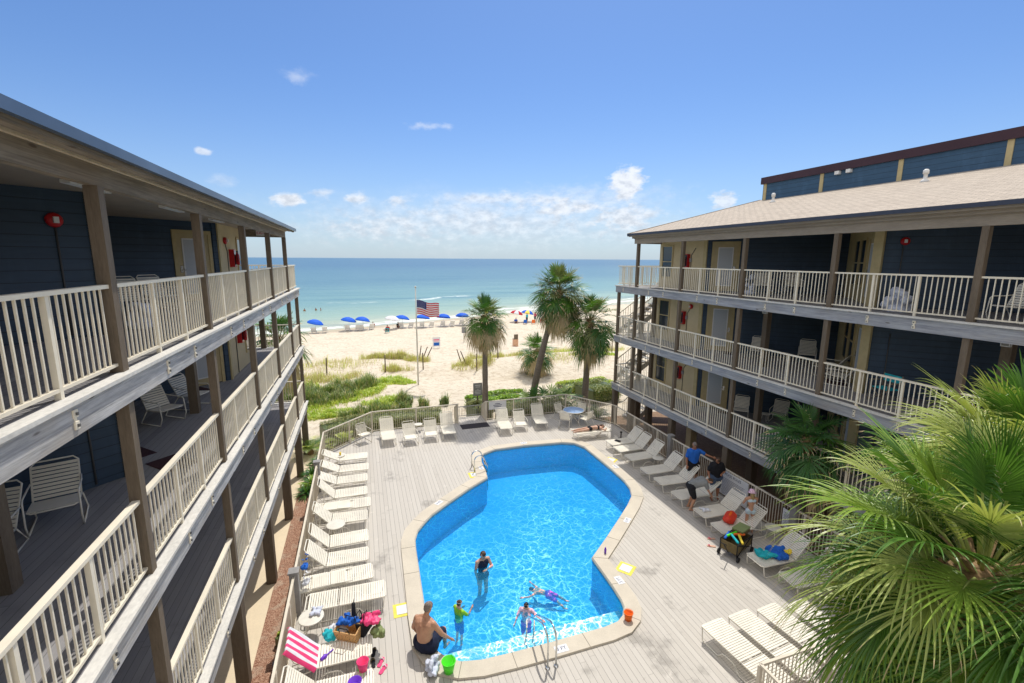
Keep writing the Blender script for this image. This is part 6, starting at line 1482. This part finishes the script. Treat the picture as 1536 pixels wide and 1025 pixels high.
# ------------------------------------------------------------------ people
ST = dict(pel=(0, 0, .95), waist=(0, 0, 1.10), chest=(0, 0, 1.30), neck=(0, .0, 1.49), head=(0, .02, 1.64), face=(0, 1, 0),
          shL=(-.19, 0, 1.42), elL=(-.25, -.03, 1.14), wrL=(-.26, .05, .90), shR=(.19, 0, 1.42), elR=(.25, -.03, 1.14), wrR=(.26, .05, .90),
          hiL=(-.09, 0, .92), knL=(-.11, .02, .50), anL=(-.12, -.02, .085), hiR=(.09, 0, .92), knR=(.11, .02, .50), anR=(.12, -.02, .085), toL=(-.14, .14, .04), toR=(.14, .14, .04))
def person(label, loc, rz, pose, skin, hair, fat=1.0, scale=1.0, wear=(), vox=.012, group=None, hairlen=0, hat=None, fingers=True):
    B = thing('person', label, 'person', loc, R(rz), group); B.scale = (scale,) * 3; J = {k: Vector(v) for k, v in {**ST, **pose}.items()}
    f = J['face'].normalized(); hd = J['head']; upv = (hd - J['neck']).normalized(); sd_ = f.cross(upv).normalized(); f = upv.cross(sd_).normalized() if f.dot(upv) > .1 else f
    caps = [(J['hiL'], J['hiR'], .105 * fat, .105 * fat), (J['pel'], J['waist'], .115 * fat, .105 * fat), (J['waist'], J['chest'], .11 * fat, .115 * fat), (J['chest'] + (J['shL'] - J['chest']) * .42, J['waist'], .10 * fat, .09 * fat), (J['chest'] + (J['shR'] - J['chest']) * .42, J['waist'], .10 * fat, .09 * fat),
            (J['shL'], J['shR'], .062, .062), (J['shL'] * .7 + J['neck'] * .3, J['neck'], .055, .05), (J['shR'] * .7 + J['neck'] * .3, J['neck'], .055, .05), (J['neck'], hd - upv * .05, .056, .052),
            (hd - upv * .05 + f * .02, hd + upv * .04, .066, .084), (hd - upv * .075 + f * .04, hd - upv * .03 + f * .03, .038, .05), (hd + f * .088 - upv * .0, hd + f * .10 - upv * .03, .010, .014),
            (hd + sd_ * .083 - upv * .01, hd + sd_ * .086 + upv * .015, .012, .014), (hd - sd_ * .083 - upv * .01, hd - sd_ * .086 + upv * .015, .012, .014)]
    for s_ in 'LR':
        caps += [(J['sh' + s_], J['el' + s_], .052 * fat ** .5, .040 * fat ** .5), (J['el' + s_], J['wr' + s_], .040 * fat ** .5, .026), (J['hi' + s_], J['kn' + s_], .088 * fat ** .7, .056 * fat ** .5), (J['kn' + s_], J['an' + s_] * .45 + J['kn' + s_] * .55, .054 * fat ** .5, .055 * fat ** .5), (J['an' + s_] * .45 + J['kn' + s_] * .55, J['an' + s_], .053, .036), (J['an' + s_] + (J['an' + s_] - J['to' + s_]).normalized() * .03 - Vector((0, 0, .03)) * (1 if J['an' + s_].z < .2 else 0), J['to' + s_], .036, .028)]
        d = (J['wr' + s_] - J['el' + s_]).normalized(); sdv = d.cross(Vector((0, 1, .2)) if abs(d.y) < .8 else Vector((1, 0, 0))).normalized(); w_ = J['wr' + s_]; nv_ = d.cross(sdv)
        caps.append((w_ + d * .02, w_ + d * .075, .026, .034)); caps.append((w_ + d * .06 + sdv * .022, w_ + d * .06 - sdv * .022, .022, .022))
        if fingers:
            for k, (o_, L_) in enumerate(((-.032, .055), (-.011, .072), (.011, .068), (.031, .05))):
                a0_ = w_ + d * .085 + sdv * o_; a1_ = a0_ + d * L_ * .55 + sdv * o_ * .15; a2_ = a1_ + (d * .7 + nv_ * .6).normalized() * L_ * .5; caps += [(a0_, a1_, .0105, .0095), (a1_, a2_, .0095, .008)]
            t0 = w_ + d * .03 - sdv * .03; caps += [(t0, t0 + (d * .7 - sdv * .7) * .04, .013, .011), (t0 + (d * .7 - sdv * .7) * .04, t0 + (d * .95 - sdv * .75) * .06, .011, .009)]
    melt('body', caps, skin, B, vox, 5, factor=.5)
    # face details
    if fingers:
        mb = MB()
        for s_ in (-1, 1): mb.capsule(hd + f * .083 + sd_ * s_ * .031 + upv * .012, hd + f * .084 + sd_ * s_ * .031 + upv * .012, .010, .010, seg=8)
        mb.capsule(hd + f * .086 - upv * .052 - sd_ * .016, hd + f * .086 - upv * .052 + sd_ * .016, .006, .006, seg=6); mb.build('eyes_and_mouth', M['hairb'], B)
    if hair:
        hc = [(hd + upv * .045 - f * .012, hd + upv * .052 + f * .018, .084, .074), (hd - f * .028 - upv * .01, hd + upv * .03 - f * .02, .074, .080)]
        if hairlen: hc += [(hd - f * .07, hd - f * .09 - upv * hairlen, .06, .03), (hd - f * .04 + sd_ * .05, hd - f * .07 + sd_ * .04 - upv * hairlen * .8, .04, .02), (hd - f * .04 - sd_ * .05, hd - f * .07 - sd_ * .04 - upv * hairlen * .8, .04, .02)]
        melt('hair', hc, hair, B, vox, 2)
    g_ = lambda r_: r_ + .016
    for kind, mat in wear:
        if kind == 'shirt':
            c_ = [(J['pel'] * .75 + J['waist'] * .25, J['chest'], g_(.125 * fat), g_(.125 * fat)), (J['chest'] + (J['shL'] - J['chest']) * .5, J['pel'] * .6 + J['waist'] * .4 + (J['shL'] - J['chest']) * .15, g_(.11 * fat), g_(.115 * fat)), (J['chest'] + (J['shR'] - J['chest']) * .5, J['pel'] * .6 + J['waist'] * .4 + (J['shR'] - J['chest']) * .15, g_(.11 * fat), g_(.115 * fat)), (J['shL'], J['shR'], .078, .078),
                  (J['shL'], J['shL'] + (J['elL'] - J['shL']) * .72, .076, .066 * fat ** .5), (J['shR'], J['shR'] + (J['elR'] - J['shR']) * .72, .076, .066 * fat ** .5)]
        elif kind in ('shorts', 'trousers'):
            k = .85 if kind == 'shorts' else 1.0
            c_ = [(J['hiL'], J['hiR'], g_(.115 * fat), g_(.115 * fat)), (J['pel'], J['pel'] * .6 + J['waist'] * .4, g_(.118 * fat), g_(.112 * fat)), (J['hiL'], J['hiL'] + (J['knL'] - J['hiL']) * k, g_(.098 * fat ** .7), g_(.072 * fat ** .5)), (J['hiR'], J['hiR'] + (J['knR'] - J['hiR']) * k, g_(.098 * fat ** .7), g_(.072 * fat ** .5))]
        elif kind == 'briefs': c_ = [(J['hiL'], J['hiR'], g_(.104 * fat) - .006, g_(.104 * fat) - .006), (J['hiL'], J['hiL'] + (J['knL'] - J['hiL']) * .16, .098, .09), (J['hiR'], J['hiR'] + (J['knR'] - J['hiR']) * .16, .098, .09)]
        elif kind == 'top': c_ = [(J['chest'] + (J['shL'] - J['chest']) * .4, J['chest'] + (J['shR'] - J['chest']) * .4, .113 * fat, .113 * fat)]
        elif kind == 'suit': c_ = [(J['hiL'], J['hiR'], .112 * fat, .112 * fat), (J['pel'], J['chest'], .128 * fat, .125 * fat), (J['chest'] + (J['shL'] - J['chest']) * .42, J['waist'], .110 * fat, .10 * fat), (J['chest'] + (J['shR'] - J['chest']) * .42, J['waist'], .110 * fat, .10 * fat), (J['shL'] * .55 + J['neck'] * .45 + f * .03, J['chest'] + f * .09, .03, .03), (J['shR'] * .55 + J['neck'] * .45 + f * .03, J['chest'] + f * .09, .03, .03)]
        melt({'top': 'bikini_top', 'briefs': 'bikini_bottom', 'suit': 'swimsuit'}.get(kind, kind), c_, mat, B, vox, 3)
    if hat == 'bucket':
        mb = MB(); q = upv.to_track_quat('Z', 'Y').to_matrix().to_4x4(); mb.lathe([(.165, .0), (.10, .035), (.095, .11), (.03, .135)], hd + upv * .02, 20, mtx=q); mb.build('sun_hat', M['pinkhat'], B)
    if hat == 'goggles':
        mb = MB(); mb.tube([hd + upv * .05 + (f * math.cos(k * .628) + sd_ * math.sin(k * .628)) * .098 for k in range(10)], .012, 6, closed=True); mb.build('goggles', M['grey'], B)
    return B
# man in blue shirt, reaching to his left (picture right)
person('man in a blue t-shirt standing by the fence with one arm stretched out', (12.24, 14.29, ZD), 160, dict(elL=(-.40, .12, 1.32), wrL=(-.62, .22, 1.26), elR=(.27, .02, 1.12), wrR=(.27, .12, .88), face=(.1, 1, -.25)), M['skin2'], M['hairg'], 1.22, 1.04, [('shirt', M['shirtblue']), ('shorts', M['blk'])])
person('heavy man in a black t-shirt and dark shorts looking down beside the rules board', (12.30, 13.10, ZD), 165, dict(head=(0, .07, 1.60), face=(0, .7, -.8), elR=(.30, -.02, 1.14), wrR=(.30, .12, .92), elL=(-.30, .02, 1.13), wrL=(-.10, .24, 1.14)), M['skin2'], M['hairb'], 1.4, 1.0, [('shirt', M['blk']), ('shorts', M['denim'])])
bend = dict(pel=(0, -.12, .90), waist=(0, .02, 1.02), chest=(0, .22, 1.08), neck=(0, .40, 1.12), head=(0, .52, 1.10), face=(0, .45, -1), shL=(-.17, .33, 1.10), shR=(.17, .33, 1.10), elL=(-.20, .42, .86), wrL=(-.16, .56, .66), elR=(.20, .40, .86), wrR=(.14, .55, .64), hiL=(-.09, -.12, .88), hiR=(.09, -.12, .88), knL=(-.11, .0, .47), knR=(.11, .0, .47), anL=(-.12, -.12, .085), anR=(.12, -.12, .085), toL=(-.13, .06, .04), toR=(.13, .06, .04))
person('man in a grey t-shirt bending forward over a lounger', (11.05, 12.75, ZD), -110, bend, M['skin'], M['hairb'], 1.15, 1.02, [('shirt', M['greyshirt']), ('shorts', M['blk'])])
person('girl in a white bikini and pink patterned sun hat seen from behind', (11.85, 10.98, ZD), -20, dict(elL=(-.25, .10, 1.18), wrL=(-.13, .26, 1.22), elR=(.25, .10, 1.18), wrR=(.13, .26, 1.22)), M['skin'], M['hairbl'], .85, .86, [('top', M['iceblue']), ('briefs', M['iceblue'])], hairlen=.22, hat='bucket')
person('tanned person walking, mostly hidden by the palm leaves', (11.42, 7.55, ZD), 150, dict(knL=(-.11, .22, .52), anL=(-.12, .12, .10), toL=(-.13, .28, .05), knR=(.11, -.02, .49), anR=(.12, -.22, .10), toR=(.13, -.07, .04)), M['skin2'], M['hairb'], 1.0, 1.0, [('shorts', M['blk'])])
# sunbather on the far lounger, face down, head to +x
lie = dict(pel=(0, 0, .10), waist=(0, .15, .11), chest=(0, .36, .12), neck=(0, .56, .11), head=(0, .68, .13), face=(.6, .1, -.6), shL=(-.18, .50, .12), shR=(.18, .50, .12), elL=(-.36, .62, .02), wrL=(-.33, .72, -.22), elR=(.34, .66, .06), wrR=(.14, .82, .04), hiL=(-.09, -.02, .10), hiR=(.09, -.02, .10), knL=(-.10, -.44, .07), knR=(.11, -.43, .07), anL=(-.09, -.86, .05), anR=(.12, -.85, .05), toL=(-.10, -1.0, .02), toR=(.13, -.99, .02))
person('sunbather in black bikini bottoms lying face down on the far lounger', (10.72, 20.10, ZD + .38), -92, lie, M['skin3'], M['hairb'], .92, .98, [('briefs', M['blk']), ('top', M['blk'])], hairlen=.1)
# man sitting on the pool edge seen from behind, facing right/far
sit = dict(pel=(0, 0, .12), waist=(0, -.02, .30), chest=(0, .0, .52), neck=(0, .05, .72), head=(.02, .10, .88), face=(.35, 1, -.15), shL=(-.20, .01, .64), shR=(.20, .01, .64), elL=(-.30, .02, .38), wrL=(-.24, .12, .14), elR=(.34, .10, .38), wrR=(.42, .28, .16), hiL=(-.10, .02, .12), hiR=(.10, .02, .12), knL=(-.14, .46, .12), knR=(.14, .46, .12), anL=(-.14, .52, -.32), anR=(.14, .52, -.32), toL=(-.14, .68, -.38), toR=(.14, .68, -.38))
person('broad bare-backed man in navy shorts sitting on the pool edge', (1.02, 9.45, ZD + .06), -42, sit, M['skin'], M['hairg'], 1.5, 1.12, [('shorts', M['navy'])])
stp = dict()
person('woman in a black swimsuit standing in the middle of the pool, arms crossed', (3.05, 12.1, ZD - 1.30), 195, dict(elL=(-.27, .10, 1.18), wrL=(.02, .24, 1.24), elR=(.27, .04, 1.16), wrR=(.26, .16, .93), face=(0, 1, -.3), head=(0, .04, 1.62)), M['skin3'], M['hairb'], 1.12, .98, [('suit', M['navy'])], hairlen=.12)
person('boy in a lime green swim vest and goggles wading near the seated man', (2.0, 10.45, ZD - 1.02), -60, dict(elR=(.28, .18, 1.22), wrR=(.24, .36, 1.36), elL=(-.26, .10, 1.16), wrL=(-.20, .30, 1.18)), M['skin3'], M['hairb'], .9, .74, [('shirt', M['lime']), ('shorts', M['shirtblue'])], hat='goggles')
person('child with dark hair and pink goggles in the shallow end behind the steel rail', (3.68, 10.0, ZD - 1.10), 150, dict(elL=(-.36, .08, 1.32), wrL=(-.56, .16, 1.26), elR=(.30, .16, 1.2), wrR=(.34, .34, 1.10), head=(0, .06, 1.62), face=(0, .6, -.6)), M['skin3'], M['hairk'], .85, .74, [('shirt', M['pinkhat']), ('shorts', M['purple'])], hairlen=.1)
dive = dict(pel=(0, 0, .14), waist=(0, .15, .15), chest=(0, .36, .16), neck=(0, .56, .16), head=(0, .68, .18), face=(0, .5, -1), shL=(-.18, .50, .16), shR=(.18, .50, .16), elL=(-.36, .70, .10), wrL=(-.42, .92, .06), elR=(.36, .66, .10), wrR=(.50, .84, .08), hiL=(-.09, -.02, .12), hiR=(.09, -.02, .12), knL=(-.16, -.40, .02), knR=(.14, -.38, .02), anL=(-.20, -.70, -.16), anR=(.2, -.68, -.14), toL=(-.20, -.84, -.18), toR=(.2, -.82, -.16))
person('child swimming under water in the right half of the pool', (4.75, 11.1, ZD - .78), 55, dive, M['skin3'], M['hairk'], .9, .72, [('shorts', M['purple'])])
# tiny people on the beach and in the sea
sitb = {**sit, 'knL': (-.14, .42, .40), 'knR': (.14, .42, .40), 'anL': (-.14, .62, .06), 'anR': (.14, .62, .06), 'toL': (-.14, .76, .04), 'toR': (.14, .76, .04)}
for i, (x, y, ps, rz, sk, wr, lb) in enumerate([(1.6, 77.2, sitb, 180, 'skin', 'red', 'person in red sitting in the sand right of the umbrella pair'), (3.5, 69.9, sitb, 150, 'skin2', 'red', 'person in red shirt reclining in the open sand below the white umbrella'), (5.4, 75.0, sitb, 160, 'skin2', 'blk', 'dark clothed person seated under the umbrella beside the white one'), (26.8, 74.4, {}, 30, 'skin', 'teal', 'standing person in teal in the beach group between the palms'), (28.6, 75.2, {}, 120, 'skin2', 'pink', 'standing person in pink in the beach group between the palms'), (25.0, 75.0, sitb, 180, 'skin', 'blue', 'seated person in blue in the beach group between the palms')]):
    person(lb, (x, y, gh(x, y) + (.22 if i == 1 else 0)), rz, ps, M[sk], M['hairb'], 1.0, 1.0, [('shirt', M[wr]), ('shorts', M['navy'])], vox=.03, group='people on the beach', fingers=False)
for i, (x, y) in enumerate([(-11.7, 108.1), (-9.5, 108.9), (-8.5, 108.6)]):
    person(['swimmer in the sea, leftmost of the three heads by the left wing', 'swimmer in the sea, middle one of the three by the left wing', 'swimmer in the sea, rightmost of the three by the left wing'][i], (x, y, SEA - 1.15), 40 * i, {}, M['skin2'], M['hairk'], 1.0, 1.0, [('shorts', M['navy'])], vox=.04, group='swimmers in the sea', fingers=False)
